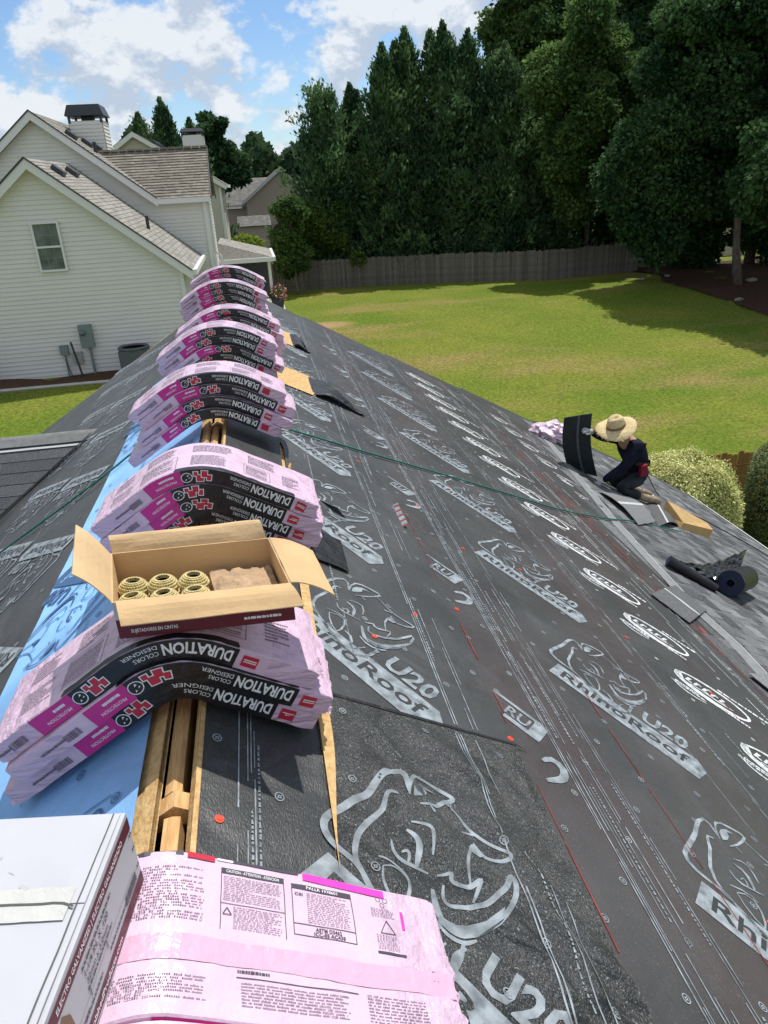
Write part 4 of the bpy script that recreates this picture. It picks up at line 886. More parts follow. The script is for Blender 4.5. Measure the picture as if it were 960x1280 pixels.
names = {(0, 0): 'left end of the back row', (1, 0): 'middle of the back row', (2, 0): 'right end of the back row', (0, 1): 'left end of the front row', (1, 1): 'middle of the front row', (2, 1): 'right end of the front row'}
for (i, j), nm in names.items():
    p = MN @ Vector((-.192 + .0875 * i, .055 - .088 * j, .004))
    o = link('nail_coil', coil_me); o.location = p; o.rotation_euler = (rad(6 * (i - 1)), rad(5), i * .7 + j)
    tag(o, 'brass coil of roofing nails in the open box, %s' % nm, 'nail coil', 'coils of nails in the open box')
b = MB()
b.grid(lambda u, v: tuple(MN @ Vector((.04 + .185 * u, -.13 + .25 * v, .032 + .016 * abs(nz(u * 3.2, v * 3.2, 3)) + .014 * math.sin(math.pi * u) * math.sin(math.pi * v) + .008 * nz(u * 13, v * 12)))), 24, 24)
b.box(.045, .222, -.125, .115, .005, .028, 0, lambda x, y, z: MN @ Vector((x, y, z)))
tag(b.build('kraft_paper', M_KRAFT, smooth=True), 'crumpled brown packing paper filling the right half of the open nail box', 'packing paper')

# ------------------------------------------------------------------ white carton in the corner
wc = thing('nail_carton', 'closed white carton with dark red stripes and lettering in the lower left corner', 'carton', (-.006, 1.090, .105), None, rad(-9))
CW, CL, CH = .36, .395, .185          # the carton runs left and towards the camera from its far right bottom corner
def WP(mb_, n, m, **k): return mb_.build(n, m, wc, world=False, **k)
b = MB(); b.box(-CW, 0, -CL, 0, 0, CH); WP(b, 'carton_body', M_BOXW, fix=True)
b = MB()
def lid(u, v): return (-CW + .004 + (CW - .012) * u, -CL + .004 + (CL - .008) * v, CH + .003 + .003 * abs(nz(u * 3, v * 3, 4)) + .004 * (1 - v) * u)
b.grid(lambda u, v: lid(u, .52 + .48 * v), 8, 8); b.grid(lambda u, v: tuple(Vector(lid(u, .518 * v)) - Vector((0, 0, .0022))), 8, 8)
b.grid(lambda u, v: tuple(Vector(lid(u, .52)) - Vector((0, 0, .003 * v))), 8, 1); b.grid(lambda u, v: tuple(Vector(lid(1, u)) - Vector((0, 0, .003 * v))), 8, 1); b.grid(lambda u, v: tuple(Vector(lid(u, 1)) - Vector((0, 0, .003 * v))), 8, 1)
WP(b, 'flap', M_BOXW, smooth=False)
b = MB(); b.grid(lambda u, v: tuple(Vector(lid(.93 * u, .44 + .16 * v + .006 * nz(u * 9, v * 2))) + Vector((0, 0, .0009 + .0006 * nz(u * 14, v * 8)))), 30, 6); WP(b, 'tape', mat('packing_tape', (.55, .55, .51), .25, .5, bump=.4, bscale=25), smooth=True)
b = MB(); ribbon(b, [(.0, .520), (.3, .519), (.6, .523), (.80, .519), (.90, .525), (.955, .50)], .010, lambda u, v: tuple(Vector(lid(u, v)) + Vector((0, 0, .0022))), 0, .05, False); WP(b, 'seam', M_SEAM)
b = MB(); b.grid(lambda u, v: tuple(Vector(lid(.962 + .007 * v + .004 * nz(u * 5, 2), u)) + Vector((0, 0, .0012))), 20, 1); WP(b, 'seam', M_SEAM)
r = random.Random(14); b = MB()
for i in range(16): u, v = r.uniform(.2, .9), r.uniform(.1, .97); ribbon(b, [(u, v), (u + r.uniform(-.05, .05), v + r.uniform(-.05, .05))], r.uniform(.003, .02), lambda a, c: tuple(Vector(lid(min(.95, a), min(.99, max(0, c)))) + Vector((0, 0, .0008))), 0, .02)
stuff(WP(b, 'smudge', mat('dirt_smudge', (.45, .45, .45), .8)))
b = MB(); r = random.Random(8); S = lambda a, z, e=0.0: (.0008 + e, -CL + a, z)
sp = lambda a0, a1, z0, z1, mi, e=0.0: b.add([S(a0, z0, e), S(a1, z0, e), S(a1, z1, e), S(a0, z1, e)], ((0, 1, 2, 3),), mi)
sp(.0, CL, .146, .175, 0); sp(0, CL, .006, .034, 0)
lettering(b, 'ELECTRO GALVANIZED | ELECTRO GALVANIZADO', .305, .0115, lambda x, y: S(.045 + x, .155 + y, .0006), 1, .02)
lettering(b, 'ToolshedProducts.com', .175, .0125, lambda x, y: S(.09 + x, .014 + y, .0006), 1, .02)
lettering(b, '1-1/4 IN. X .120', .108, .0135, lambda x, y: S(.135 + x, .108 + y, .0004), 2, .01)
lettering(b, '32mm x 3.0mm', .098, .0125, lambda x, y: S(.135 + x, .090 + y, .0004), 2, .005)
bars(b, .13, .27, .126, .134, 1, lambda x, y: S(x, y, .0004), 2, r, .7); bars(b, .13, .25, .078, .085, 1, lambda x, y: S(x, y, .0004), 2, r, .7); bars(b, .02, .12, .05, .056, 1, lambda x, y: S(x, y, .0004), 2, r, .7)
bars(b, .10, .20, .046, .053, 1, lambda x, y: S(x, y, .0004), 2, r, .7); bars(b, .22, .31, .046, .053, 1, lambda x, y: S(x, y, .0004), 2, r, .7)
sp(.02, .36, .0690, .0698, 2, .0004); sp(.135, .137, .06, .078, 2, .0004); sp(.215, .217, .06, .078, 2, .0004)
x = .31
while x < .372: w = r.uniform(.001, .0035); sp(x, x + w, .040, .062, 2, .0004); x += w + r.uniform(.001, .002)
for z in (.135, .10, .055):
    for a in (.381, .388): sp(a, a + .004, z, z + .006, 2, .0004)
ribbon(b, [(.045, .135), (.06, .11), (.07, .085), (.05, .075)], .03, lambda a, z: S(a, z, .0003), 3, .02, True)
b.build('printed_side', [M_MAROON, M_WHITE, M_DARKT, mat('rust_print', (.24, .14, .09), .7)], wc, world=False)

# ------------------------------------------------------------------ safety rope over the ridge
b = MB(); pts = []
ctrl = [LT(3.2, 5.42, .03), LT(2.09, 5.294, .03), LT(1.14, 5.22, .035), LT(.70, 5.28, .035), (-.25, 5.05, -.10), (0, 4.82, .022), (.28, 4.86, -.115), RT(.55, 4.976, .03), RT(1.187, 5.197, .025), RT(1.98, 5.48, .022), RT(2.81, 5.733, .022), RT(3.33, 5.90, .022), RT(4.1, 6.30, .028), RT(4.68, 6.67, .035), RT(5.75, 7.22, .035)]
def spline(c, n):
    c = [Vector(q) for q in c]; o = []
    for i in range(len(c) - 1):
        p0, p1, p2, p3 = c[max(i - 1, 0)], c[i], c[i + 1], c[min(i + 2, len(c) - 1)]
        for j in range(n):
            t = j / n; o.append(.5 * ((2 * p1) + (p2 - p0) * t + (2 * p0 - 5 * p1 + 4 * p2 - p3) * t * t + (3 * p1 - p0 - 3 * p2 + p3) * t ** 3))
    return o + [c[-1]]
b.tube(spline(ctrl, 8), .0075, 6); tag(b.build('safety_rope', M_ROPE, smooth=True), 'green safety rope lying across the roof and over the ridge', 'rope')
# ------------------------------------------------------------------ the roofer
def skin_mesh(name, verts, edges, radii, root, m, parent, sub=2):
    bm = bmesh.new(); lay = bm.verts.layers.skin.verify(); bv = [bm.verts.new(v) for v in verts]
    for a, c in edges: bm.edges.new((bv[a], bv[c]))
    for i, v in enumerate(bv):
        rr = radii[i]; v[lay].radius = rr if isinstance(rr, tuple) else (rr, rr); v[lay].use_root = (i == root)
    me = bpy.data.meshes.new('skeleton'); bm.to_mesh(me); bm.free(); o = bpy.data.objects.new('skeleton', me); COL.objects.link(o)
    sk = o.modifiers.new('skin', 'SKIN'); sk.use_smooth_shade = True; ss = o.modifiers.new('sub', 'SUBSURF'); ss.levels = sub; ss.render_levels = sub
    dg = bpy.context.evaluated_depsgraph_get(); out = bpy.data.meshes.new_from_object(o.evaluated_get(dg)); bpy.data.objects.remove(o); out.materials.clear(); out.materials.append(m)
    for p in out.polygons: p.use_smooth = True; p.material_index = 0
    return link(name, out, parent, True)
person = thing('person', 'kneeling roofer in wide straw hat and navy shirt, holding up a dark shingle', 'person', (4.95, 8.33, -2.72))
V = [(5.06, 8.36, -2.38), (5.03, 8.35, -2.20), (4.96, 8.33, -2.04), (4.86, 8.32, -1.90), (4.78, 8.31, -1.815), (4.70, 8.30, -1.74), (4.665, 8.295, -1.66),
     (4.89, 8.14, -1.925), (4.72, 8.05, -2.13), (4.46, 8.12, -2.335), (4.86, 8.50, -1.91), (4.64, 8.58, -1.90), (4.44, 8.46, -1.785),
     (5.05, 8.25, -2.42), (4.72, 8.18, -2.49), (5.06, 8.20, -2.66), (5.20, 8.22, -2.72), (5.05, 8.48, -2.42), (4.74, 8.52, -2.49), (5.08, 8.50, -2.66), (5.22, 8.49, -2.73)]
E_ = [(0, 1), (1, 2), (2, 3), (3, 4), (4, 5), (5, 6), (3, 7), (7, 8), (8, 9), (3, 10), (10, 11), (11, 12), (0, 13), (13, 14), (14, 15), (15, 16), (0, 17), (17, 18), (18, 19), (19, 20)]
Rr = [.12, .115, .12, .12, .055, .075, .07, .06, .045, .034, .06, .045, .034, .085, .065, .045, .04, .085, .065, .045, .04]
skin_mesh('body', V, E_, Rr, 0, M_SKIN, person)
sv = [0, 1, 2, 3, 7, 8, 9, 10, 11, 12]; mp_ = {v: i for i, v in enumerate(sv)}
skin_mesh('shirt', [V[i] for i in sv], [(mp_[a], mp_[c]) for a, c in E_ if a in mp_ and c in mp_], [(.15, .17), (.155, .18), (.165, .20), (.16, .19), .11, .070, .050, .10, .070, .050], 0, M_NAVY, person)
tv = [0, 1, 13, 14, 15, 17, 18, 19]; mp_ = {v: i for i, v in enumerate(tv)}
skin_mesh('trousers', [V[i] for i in tv], [(mp_[a], mp_[c]) for a, c in E_ if a in mp_ and c in mp_], [(.15, .17), (.13, .15), .115, .085, .062, .115, .085, .062], 0, M_TROUS, person)
for i, k in ((15, 16), (19, 20)):
    a = Vector(V[i]); c = Vector(V[k]); d = (c - a).normalized()
    skin_mesh('boot', [a - d * .02, a.lerp(c, .6), c, c + Vector((.10, -.02, -.02)), c + Vector((.155, -.03, -.075))], [(0, 1), (1, 2), (2, 3), (3, 4)], [.052, .055, .056, .05, .036], 1, M_BOOT, person)
def glove(w, d, up, name='glove'):
    w = Vector(w); d = Vector(d).normalized(); up = Vector(up).normalized(); sd_v = d.cross(up).normalized()
    vs = [w - d * .03, w, w + d * .05]; ed = [(0, 1), (1, 2)]; rd = [.036, .036, (.042, .026)]
    for j, (o, l) in enumerate(((-.036, .058), (-.012, .070), (.013, .066), (.036, .052))):
        b0 = w + d * .075 + sd_v * o; n = len(vs)
        vs += [b0, b0 + d * l * .5 - up * .008, b0 + d * l * .85 - up * .034]; rd += [.013, .012, .010]; ed += [(2, n), (n, n + 1), (n + 1, n + 2)]
    n = len(vs); b0 = w + d * .02 - sd_v * .040; vs += [b0, b0 - sd_v * .022 + d * .035, b0 - sd_v * .016 + d * .068 - up * .012]; rd += [.016, .013, .010]; ed += [(1, n), (n, n + 1), (n + 1, n + 2)]
    return skin_mesh(name, vs, ed, rd, 1, M_GLOVE, person)
glove((4.42, 8.14, -2.365), (-.85, .15, -.22), (.15, 0, 1)); glove((4.415, 8.45, -1.765), (-.80, .1, .25), (-.2, -.4, .8))
b = MB(); HC = Vector((4.665, 8.285, -1.665)); HR = Matrix.Rotation(rad(-15), 4, 'Y') @ Matrix.Rotation(rad(14), 4, 'X')
def hatT(x, y, z):
    a = math.atan2(y, x); rr = math.hypot(x, y); droop = .03 * math.cos(2 * a + .5) * smooth(.12, .3, rr) + .010 * nz(a * 3, rr * 9)
    return HC + HR @ Vector((x, y * .98, z + droop))
b.lathe([(.10, -.004), (.125, .0), (.17, .002), (.215, -.008), (.255, -.026), (.257, -.030), (.215, -.014), (.17, -.004), (.10, -.010)], 36, 0, hatT); hat = b.build('hat_brim', M_STRAW, person, smooth=True)
b = MB(); b.lathe([(.108, .0), (.104, .035), (.098, .08), (.090, .115), (.072, .138), (.04, .143), (.018, .128), (.0, .122)], 28, 0, lambda x, y, z: HC + HR @ Vector((x * 1.12, y * .92, z - .018 * (1 - min(1, abs(y) / .04)) * (z > .1)))); b.build('hat_crown', M_STRAW, person, smooth=True)
b = MB(); b.lathe([(.1115, .006), (.111, .03), (.107, .032)], 28, 0, lambda x, y, z: HC + HR @ Vector((x * 1.12, y * .92, z))); b.build('hat_band', mat('brown_band', (.20, .13, .06), .8), person, smooth=True)
rr = random.Random(2); b = MB()
for i in range(60):                                                  # frayed straw at the rim
    a = rr.uniform(0, 6.28); p = Vector(hatT(.253 * math.cos(a), .253 * math.sin(a), -.026)); q = Vector(hatT((.253 + rr.uniform(.01, .04)) * math.cos(a + .05), (.27) * math.sin(a + .05), -.02 + rr.uniform(-.02, .02))); b.tube([p, q], .0025, 3)
stuff(b.build('frayed_straw', M_STRAW, person))
b = MB(); b.hexa([(4.98, 8.11, -2.33), (5.08, 8.13, -2.34), (5.08, 8.19, -2.34), (4.98, 8.17, -2.33)], [(4.97, 8.10, -2.19), (5.07, 8.12, -2.18), (5.07, 8.19, -2.18), (4.97, 8.18, -2.19)]); b.build('tool_pouch', M_POUCH, person, fix=True)
b = MB(); b.grid(lambda u, v: Vector((5.04, 8.35, -2.22 + .05 * v)) + Vector((.165 * math.cos(u * 6.283), .18 * math.sin(u * 6.283), -.03 * math.cos(u * 6.283))), 24, 1); b.build('belt', mat('leather', (.06, .035, .02), .7), person, smooth=True)
# shingle held upright
b = MB()
def pan(u, v):
    t = Vector((4.105, 8.62, -1.595)).lerp(Vector((4.432, 8.50, -1.535)), u); q = Vector((4.235, 8.70, -2.36)).lerp(Vector((4.53, 8.42, -2.395)), u)
    p = t.lerp(q, v); bow = .07 * math.sin(math.pi * v); return p + Vector((-bow * .6, bow * .3, 0))
b.grid(lambda u, v: pan(u, v), 8, 14, 0); b.grid(lambda u, v: pan(u, v) + Vector((.003, .006, .001)), 8, 14, 0)
for uu in (0, 1): b.grid(lambda u, v: pan(uu, u) + Vector((.003, .006, .001)) * v, 14, 1, 0)
b.grid(lambda u, v: pan(u, 0) + Vector((.003, .006, .001)) * v, 8, 1, 0)
b.grid(lambda u, v: pan(.50 + .075 * u, v) + Vector((-.001, -.0025, 0)), 1, 14, 1)
tag(b.build('loose_shingle', [M_SHB, mat('seal_strip', (.09, .10, .105), .5)], smooth=True), 'dark shingle held upright by the kneeling roofer', 'shingle')
def sheetthing(name, label, cat, cor, m, stripe=None, bend=.02, n=8, group=None, m2=None):
    b = MB(); C4 = [Vector(RT(*c)) for c in cor]
    def f(u, v, e=0.0): return C4[0].lerp(C4[1], u).lerp(C4[3].lerp(C4[2], u), v) + Vector(RT(0, 0, bend * math.sin(math.pi * u) + .006 * nz(u * 5, v * 5, cor[0][0]) + e))
    b.grid(lambda u, v: f(u, v), n, n, 0); b.grid(lambda u, v: f(u, v, -.005), n, n, 0)
    for q in (0, 1): b.grid(lambda u, v: f(q, u, -.005 * v), n, 1, 0); b.grid(lambda u, v: f(u, q, -.005 * v), n, 1, 0)
    if stripe: b.grid(lambda u, v: f(stripe[0] + (stripe[1] - stripe[0]) * u, v, .002), 2, n, 1)
    return tag(b.build(name, [m, m2 or M_CUTW]), label, cat, group)
LG = 'loose shingles lying beside the roofer'
sheetthing('loose_shingle', 'grey shingle lying flat just in front of the roofer\'s knees', 'shingle', [(4.70, 7.60, .03), (4.72, 6.62, .03), (5.22, 7.05, .05), (5.45, 8.05, .04)], M_SHL, (.44, .52), .05, 10, LG)
sheetthing('loose_shingle', 'curved grey shingle with a pale stripe beside the tan wedge pad', 'shingle', [(5.30, 7.05, .02), (5.95, 7.55, .03), (6.60, 8.75, .05), (6.15, 8.80, .02)], M_SH, (.30, .36), .06, 10, LG)
sheetthing('loose_shingle', 'speckled grey shingle with a white stripe lying on the black underlayment', 'shingle', [(3.452, 4.394, .022), (4.013, 4.853, .03), (4.098, 4.50, .03), (3.60, 4.06, .022)], M_SHL, (.47, .52), .01, 8, LG)
# wedge pad
b = MB(); w0 = [RT(5.98, 7.52, .012), RT(6.56, 7.66, .012), RT(6.68, 7.95, .012), RT(5.92, 7.92, .012)]; w1 = [RT(5.99, 7.55, .09), RT(6.58, 7.70, .13), RT(6.64, 7.93, .15), RT(5.90, 7.94, .21)]
b.hexa(w0, w1); o = b.build('wedge_pad', M_FOAM, fix=True); tag(o, 'tan wedge shaped pad lying on the grey shingles near the eave', 'wedge pad')
# membrane roll, thinner tube and black film between them
ax = (Vector(RT(5.55, 5.80)) - Vector(RT(4.80, 5.20))).normalized(); nrm = Vector((math.sin(TR), 0, math.cos(TR))); si = ax.cross(nrm).normalized()
def rollT(c, rr_):
    c = Vector(c); return lambda x, y, z: c + si * x + nrm * y + ax * z
c = Vector(RT(4.86, 5.22, .138)); b = MB(); prof = [(.032, 0), (.120, 0), (.122, .01), (.119, .2), (.121, .4), (.119, .6), (.121, .74), (.119, .75), (.032, 1.0)]
rl = thing('membrane_roll', 'black roll of underlayment with a blue core end lying near the eave', 'roll', tuple(c))
b.lathe(prof[1:-1], 28, 0, rollT(c, 0)); b.build('roll', M_FILM, rl, smooth=True)
b = MB(); b.lathe([(.045, -.002), (.119, -.002)], 28, 0, rollT(c, 0)); b.build('end_face', M_CORE, rl); b = MB(); b.lathe([(.119, .752), (.04, .752)], 28, 0, rollT(c, 0)); b.build('end_face', M_CORE, rl)
b = MB(); b.lathe([(.045, .2), (.045, -.004), (.036, -.006), (.036, .2)], 18, 0, rollT(c, 0)); b.lathe([(.036, .05), (.0005, .05)], 18, 1, rollT(c, 0)); b.build('core', [mat('blue_tube', (.015, .03, .09), .5), M_HOLE], rl)
b = MB(); pts = [RT(4.28, 5.40, .075), RT(4.50, 5.31, .06), RT(4.72, 5.18, .05)]; b.tube(pts, [.052, .046, .04], 14); p0 = Vector(pts[0]); dd = (p0 - Vector(pts[1])).normalized(); b.tube([p0 + dd * .002, p0 + dd * .004], .044, 14, 1)
tag(b.build('membrane_tube', [M_FILM, M_CORE], smooth=False), 'thin black rolled tube with a blue end beside the large roll', 'roll')
b = MB(); A = [Vector(RT(4.36, 5.36, .12)), Vector(RT(5.0, 5.75, .10)), Vector(RT(5.75, 6.2, .32)), Vector(RT(4.95, 5.25, .10))]
b.grid(lambda u, v: (A[0].lerp(A[2], u)).lerp(A[0].lerp(A[3], min(1, u * 1.1)), v) + nrm * ((.05 * nz(u * 5, v * 4, 1) + .035 * nz(u * 14, v * 11, 6)) * (.3 + u) - .10 * math.sin(math.pi * u) * (1 - v)), 40, 24)
tag(b.build('plastic_film', mat('glossy_film', (.015, .015, .017), .16, .6), smooth=False), 'crumpled black plastic film stretched between the two black rolls', 'plastic film')
# pink wrapper left on the slope
b = MB(); rr = random.Random(9); c0 = Vector(RT(5.15, 10.25, .10))
def blob(u, v):
    a = u * 2 * math.pi; e = v * math.pi; d = Vector((math.sin(e) * math.cos(a) * .30, math.sin(e) * math.sin(a) * .26, math.cos(e) * .17)); k = 1 + .35 * nz(d.x * 9, d.y * 9, d.z * 9) + .25 * nz(d.x * 22, d.y * 22, d.z * 20); return c0 + d * k
b.grid(blob, 36, 18); b.m = [1 if rr.random() < .18 else 0 for _ in b.m]
tag(b.build('wrapper_heap', [M_PINK, M_WHITE], smooth=False), 'crumpled heap of pink and white wrapper behind the upright shingle', 'wrapper')
b = MB(); b.tube(spline([(5.10, 8.30, -2.15), RT(6.2, 8.9, .25), RT(6.7, 9.0, .03), RT(7.3, 8.9, .025), RT(7.9, 8.5, .025), RT(8.2, 8.0, .025)], 8), .007, 5); tag(b.build('safety_line', M_ROPEK), 'thin black line running from the roofer down the shingles to the eave', 'rope')

# ------------------------------------------------------------------ neighbouring houses
def lapwall(b, o, ex, n, xl, xr, z0, z1, lap=.118, mi=0, proud=.026):
    o, ex, n = Vector(o), Vector(ex), Vector(n); z = z0
    while z < z1 - .001:
        zt = min(z + lap, z1); a0, a1, c0, c1 = xl(z), xl(zt), xr(z), xr(zt)
        if c0 - a0 > .01:
            if c1 < a1: a1 = c1 = (a1 + c1) / 2
            P = lambda x, q, d: o + ex * x + Vector((0, 0, q)) + n * d
            b.add([P(a0, z, proud), P(c0, z, proud), P(c1, zt, .001), P(a1, zt, .001)], ((0, 1, 2, 3),), mi); b.add([P(a0, z, 0), P(c0, z, 0), P(c0, z, proud), P(a0, z, proud)], ((0, 1, 2, 3),), mi)
        z = zt
def roofplane(b, a, c, d, e, rows, mi=0, th=.013):    # a-c along the top, e-d along the eave; overlapping courses
    a, c, d, e = map(Vector, (a, c, d, e)); n = (c - a).cross(e - a).normalized(); n = n if n.z > 0 else -n; k = max(1, int((c - a).length / .31))
    rg = random.Random(rows + k)
    for i in range(rows):
        t0, t1 = i / rows, (i + 1) / rows; p0, p1, q0, q1 = a.lerp(e, t0), a.lerp(e, t1), c.lerp(d, t0), c.lerp(d, t1); j = 0.0
        while j < 1:
            w = rg.uniform(.6, 1.4) / k; j2 = min(1, j + w); up = th * rg.uniform(.75, 1.1)
            b.add([p0.lerp(q0, j), p0.lerp(q0, j2), p1.lerp(q1, j2) + n * up, p1.lerp(q1, j) + n * up, p1.lerp(q1, j2), p1.lerp(q1, j)], ((0, 1, 2, 3), (3, 2, 4, 5)), mi); j = j2
def board(b, p, q, down, n, w, t=.03, mi=0):
    p, q, down, n = map(Vector, (p, q, down, n)); b.hexa([p, q, q + down * w, p + down * w], [p + n * t, q + n * t, q + down * w + n * t, p + down * w + n * t], mi)
GZ = -3.4
nh = thing('neighbor_house', 'near cream sided house with two gables, a chimney and a small upper window', 'house', (-5, 25, GZ))
def NH(b, n, m, **k): return b.build(n, m, nh, **k)
k_ = .80
b = MB(); ax_, az_ = -5.04, 2.30
gl = lambda z: max(-8.45, ax_ - (az_ - .22 - z) / k_); gr = lambda z: min(-1.62, ax_ + (az_ - .22 - z) / k_)
lapwall(b, (0, 22, 0), (1, 0, 0), (0, -1, 0), gl, gr, GZ, az_ - .24); b.quad((-8.45, 22.01, GZ), (-1.62, 22.01, GZ), (-1.62, 22.01, -.6), (-8.45, 22.01, -.6)); NH(b, 'wall', M_SIDE)
b = MB(); lapwall(b, (-1.62, 0, 0), (0, 1, 0), (1, 0, 0), lambda z: 22.0, lambda z: 27.0, GZ, -.45); NH(b, 'wall', M_SIDE)
b = MB(); board(b, (-1.72, 21.975, -.52), (-1.60, 21.975, -.52), (0, 0, -1), (0, -1, 0), 2.9, .03); NH(b, 'corner_board', M_TRIM, fix=True)
b = MB(); ex_ = 3.72
roofplane(b, (ax_, 21.72, az_), (ax_, 27, az_), (ax_ + ex_, 27, az_ - k_ * ex_), (ax_ + ex_, 21.72, az_ - k_ * ex_), 34); roofplane(b, (ax_, 27, az_), (ax_, 21.72, az_), (ax_ - ex_, 21.72, az_ - k_ * ex_), (ax_ - ex_, 27, az_ - k_ * ex_), 34); NH(b, 'roof', M_NROOF)
b = MB()
for sg in (1, -1): board(b, (ax_, 21.74, az_ - .02), (ax_ + sg * ex_, 21.74, az_ - .02 - k_ * ex_), (0, 0, -1), (0, -1, 0), .24, .03)
NH(b, 'rake_board', M_TRIM, fix=True)
b = MB()
for sg in (1, -1): board(b, (ax_ + (.001 * sg), 21.70, az_ + .035), (ax_ + sg * ex_, 21.70, az_ + .035 - k_ * ex_), (0, 0, -1), (0, -1, 0), .05, .02)
NH(b, 'drip_edge', M_NDARK, fix=True)
b = MB()
for sg in (1, -1): b.add([(ax_, 21.74, az_ - .235), (ax_ + sg * ex_, 21.74, az_ - .235 - k_ * ex_), (ax_ + sg * ex_, 22, az_ - .235 - k_ * ex_), (ax_, 22, az_ - .235)], ((0, 1, 2, 3),))
NH(b, 'soffit', M_TRIM)
b = MB(); board(b, (ax_ + ex_ + .01, 21.72, az_ - k_ * ex_ + .02), (ax_ + ex_ + .01, 27, az_ - k_ * ex_ + .02), (0, 0, -1), (1, 0, 0), .14, .11); NH(b, 'gutter', M_TRIM, fix=True)
def window(x0, x1, z0, z1, y, parent_, muntins=True):
    b = MB(); fw = .055
    for (a, c, d, e) in ((x0 - fw, x0, z0 - fw, z1 + fw), (x1, x1 + fw, z0 - fw, z1 + fw), (x0, x1, z1, z1 + fw), (x0, x1, z0 - fw, z0), (x0, x1, (z0 + z1) / 2 - .025, (z0 + z1) / 2 + .025)): b.box(a, c, y - .05, y + .03, d, e)
    w = b.build('window', M_TRIM, parent_, fix=True); g = MB(); g.quad((x0, y - .012, z0), (x1, y - .012, z0), (x1, y - .012, z1), (x0, y - .012, z1)); g.build('pane', M_GLASS, w)
    if muntins:
        m_ = MB()
        for i in (1, 2): x = x0 + (x1 - x0) * i / 3; m_.box(x - .006, x + .006, y - .02, y - .016, z0, z1)
        for z in (z0 + (z1 - z0) * .25, z0 + (z1 - z0) * .75): m_.box(x0, x1, y - .0195, y - .0165, z - .006, z + .006)
        m_.build('muntin', mat('muntin_grey', (.22, .25, .25), .5), w)
window(-5.27, -4.66, -.42, .73, 21.945, nh)
def roofvent(b, x, y, z, k):                  # low box vent on a slope falling to the right
    T = lambda u, v, w: (x + u * .78 + w * .62, y + v, z - u * .62 + w * .78)
    b.box(-.17, .17, -.22, .22, 0, .13, 0, T)
for (x, y) in ((-4.62, 23.2), (-4.62, 25.0)):
    b = MB(); roofvent(b, x, y, az_ - k_ * (x - ax_), k_); NH(b, 'roof_vent', M_NDARK, fix=True)
b = MB(); b.tube([(-2.6, 24.2, .32), (-2.6, 24.2, .72)], .05, 8); NH(b, 'vent_pipe', M_NDARK)
# meter box, smaller boxes, conduit
b = MB(); b.box(-4.68, -4.33, 21.80, 21.98, -2.55, -1.93); NH(b, 'meter_box', M_GREYBOX, fix=True)
b = MB(); b.lathe([(.0, .11), (.06, .10), (.085, .05), (.085, 0)], 14, 0, lambda x, y, z: (-4.58 + x, 21.80 - z, -2.13 + y)); NH(b, 'meter_dial', M_GLASS, smooth=True)
b = MB(); b.tube([(-4.48, 21.9, -2.55), (-4.48, 21.9, -3.4)], .035, 8); NH(b, 'conduit', M_GREYBOX); b = MB(); b.tube([(-5.2, 21.92, -2.75), (-5.2, 21.92, -3.4)], .025, 6); NH(b, 'conduit', M_GREYBOX)
b = MB(); b.box(-5.3, -5.08, 21.86, 21.98, -2.72, -2.45); NH(b, 'junction_box', M_GREYBOX, fix=True)
b = MB(); b.box(-5.02, -4.74, 21.85, 21.98, -2.98, -2.66); NH(b, 'junction_box', mat('pale_grey_box', (.38, .38, .36), .6), fix=True)
b = MB(); b.tube([(-4.93, 21.75, -2.35), (-4.78, 21.7, -3.4)], .03, 6); NH(b, 'pole', M_NDARK)
b = MB(); b.tube(spline([(-5.19, 21.9, -2.8), (-5.1, 21.8, -3.25), (-4.95, 21.7, -3.3)], 6), .012, 5); NH(b, 'cable', M_NDARK)
# main block behind
mx_, mz_ = -5.84, 3.80; k2 = .785
b = MB(); fl_ = lambda z: max(-9.2, mx_ - (mz_ - .22 - z) / k2); fr_ = lambda z: min(-.95, mx_ + (mz_ - .22 - z) / k2) if z > 1.02 else -.95
lapwall(b, (0, 27, 0), (1, 0, 0), (0, -1, 0), fl_, fr_, GZ, 1.02); lapwall(b, (0, 27, 0), (1, 0, 0), (0, -1, 0), fl_, fr_, 1.021, mz_ - .24); NH(b, 'wall', M_SIDE)
b = MB(); lapwall(b, (-.95, 0, 0), (0, 1, 0), (1, 0, 0), lambda z: 27.0, lambda z: 30.8, GZ, 1.02); lapwall(b, (-.95, 0, 0), (0, 1, 0), (1, 0, 0), lambda z: 27 + (z - 1.02) / .82, lambda z: 30.8 - (z - 1.02) / .82, 1.021, 2.5); NH(b, 'wall', M_SIDE)
b = MB(); board(b, (-1.07, 26.97, 1.0), (-.935, 26.97, 1.0), (0, 0, -1), (0, -1, 0), 4.4, .03); b.box(-.94, -.90, 27.0, 27.12, GZ, 1.0); b.tube([(-.88, 27.2, 1.02), (-.88, 27.2, -.6), (-.70, 27.3, -.8), (-.70, 27.3, GZ)], .05, 6); NH(b, 'corner_board', M_TRIM, fix=True)
b = MB(); e2 = 3.36
roofplane(b, (mx_, 26.72, mz_), (mx_, 37, mz_), (mx_ + e2, 37, mz_ - k2 * e2), (mx_ + e2, 26.72, mz_ - k2 * e2), 30); roofplane(b, (mx_, 37, mz_), (mx_, 26.72, mz_), (mx_ - e2, 26.72, mz_ - k2 * e2), (mx_ - e2, 37, mz_ - k2 * e2), 30); NH(b, 'roof', M_NROOF)
b = MB()
for sg in (1, -1): board(b, (mx_, 26.74, mz_ - .02), (mx_ + sg * e2, 26.74, mz_ - .02 - k2 * e2), (0, 0, -1), (0, -1, 0), .24, .03)
NH(b, 'rake_board', M_TRIM, fix=True)
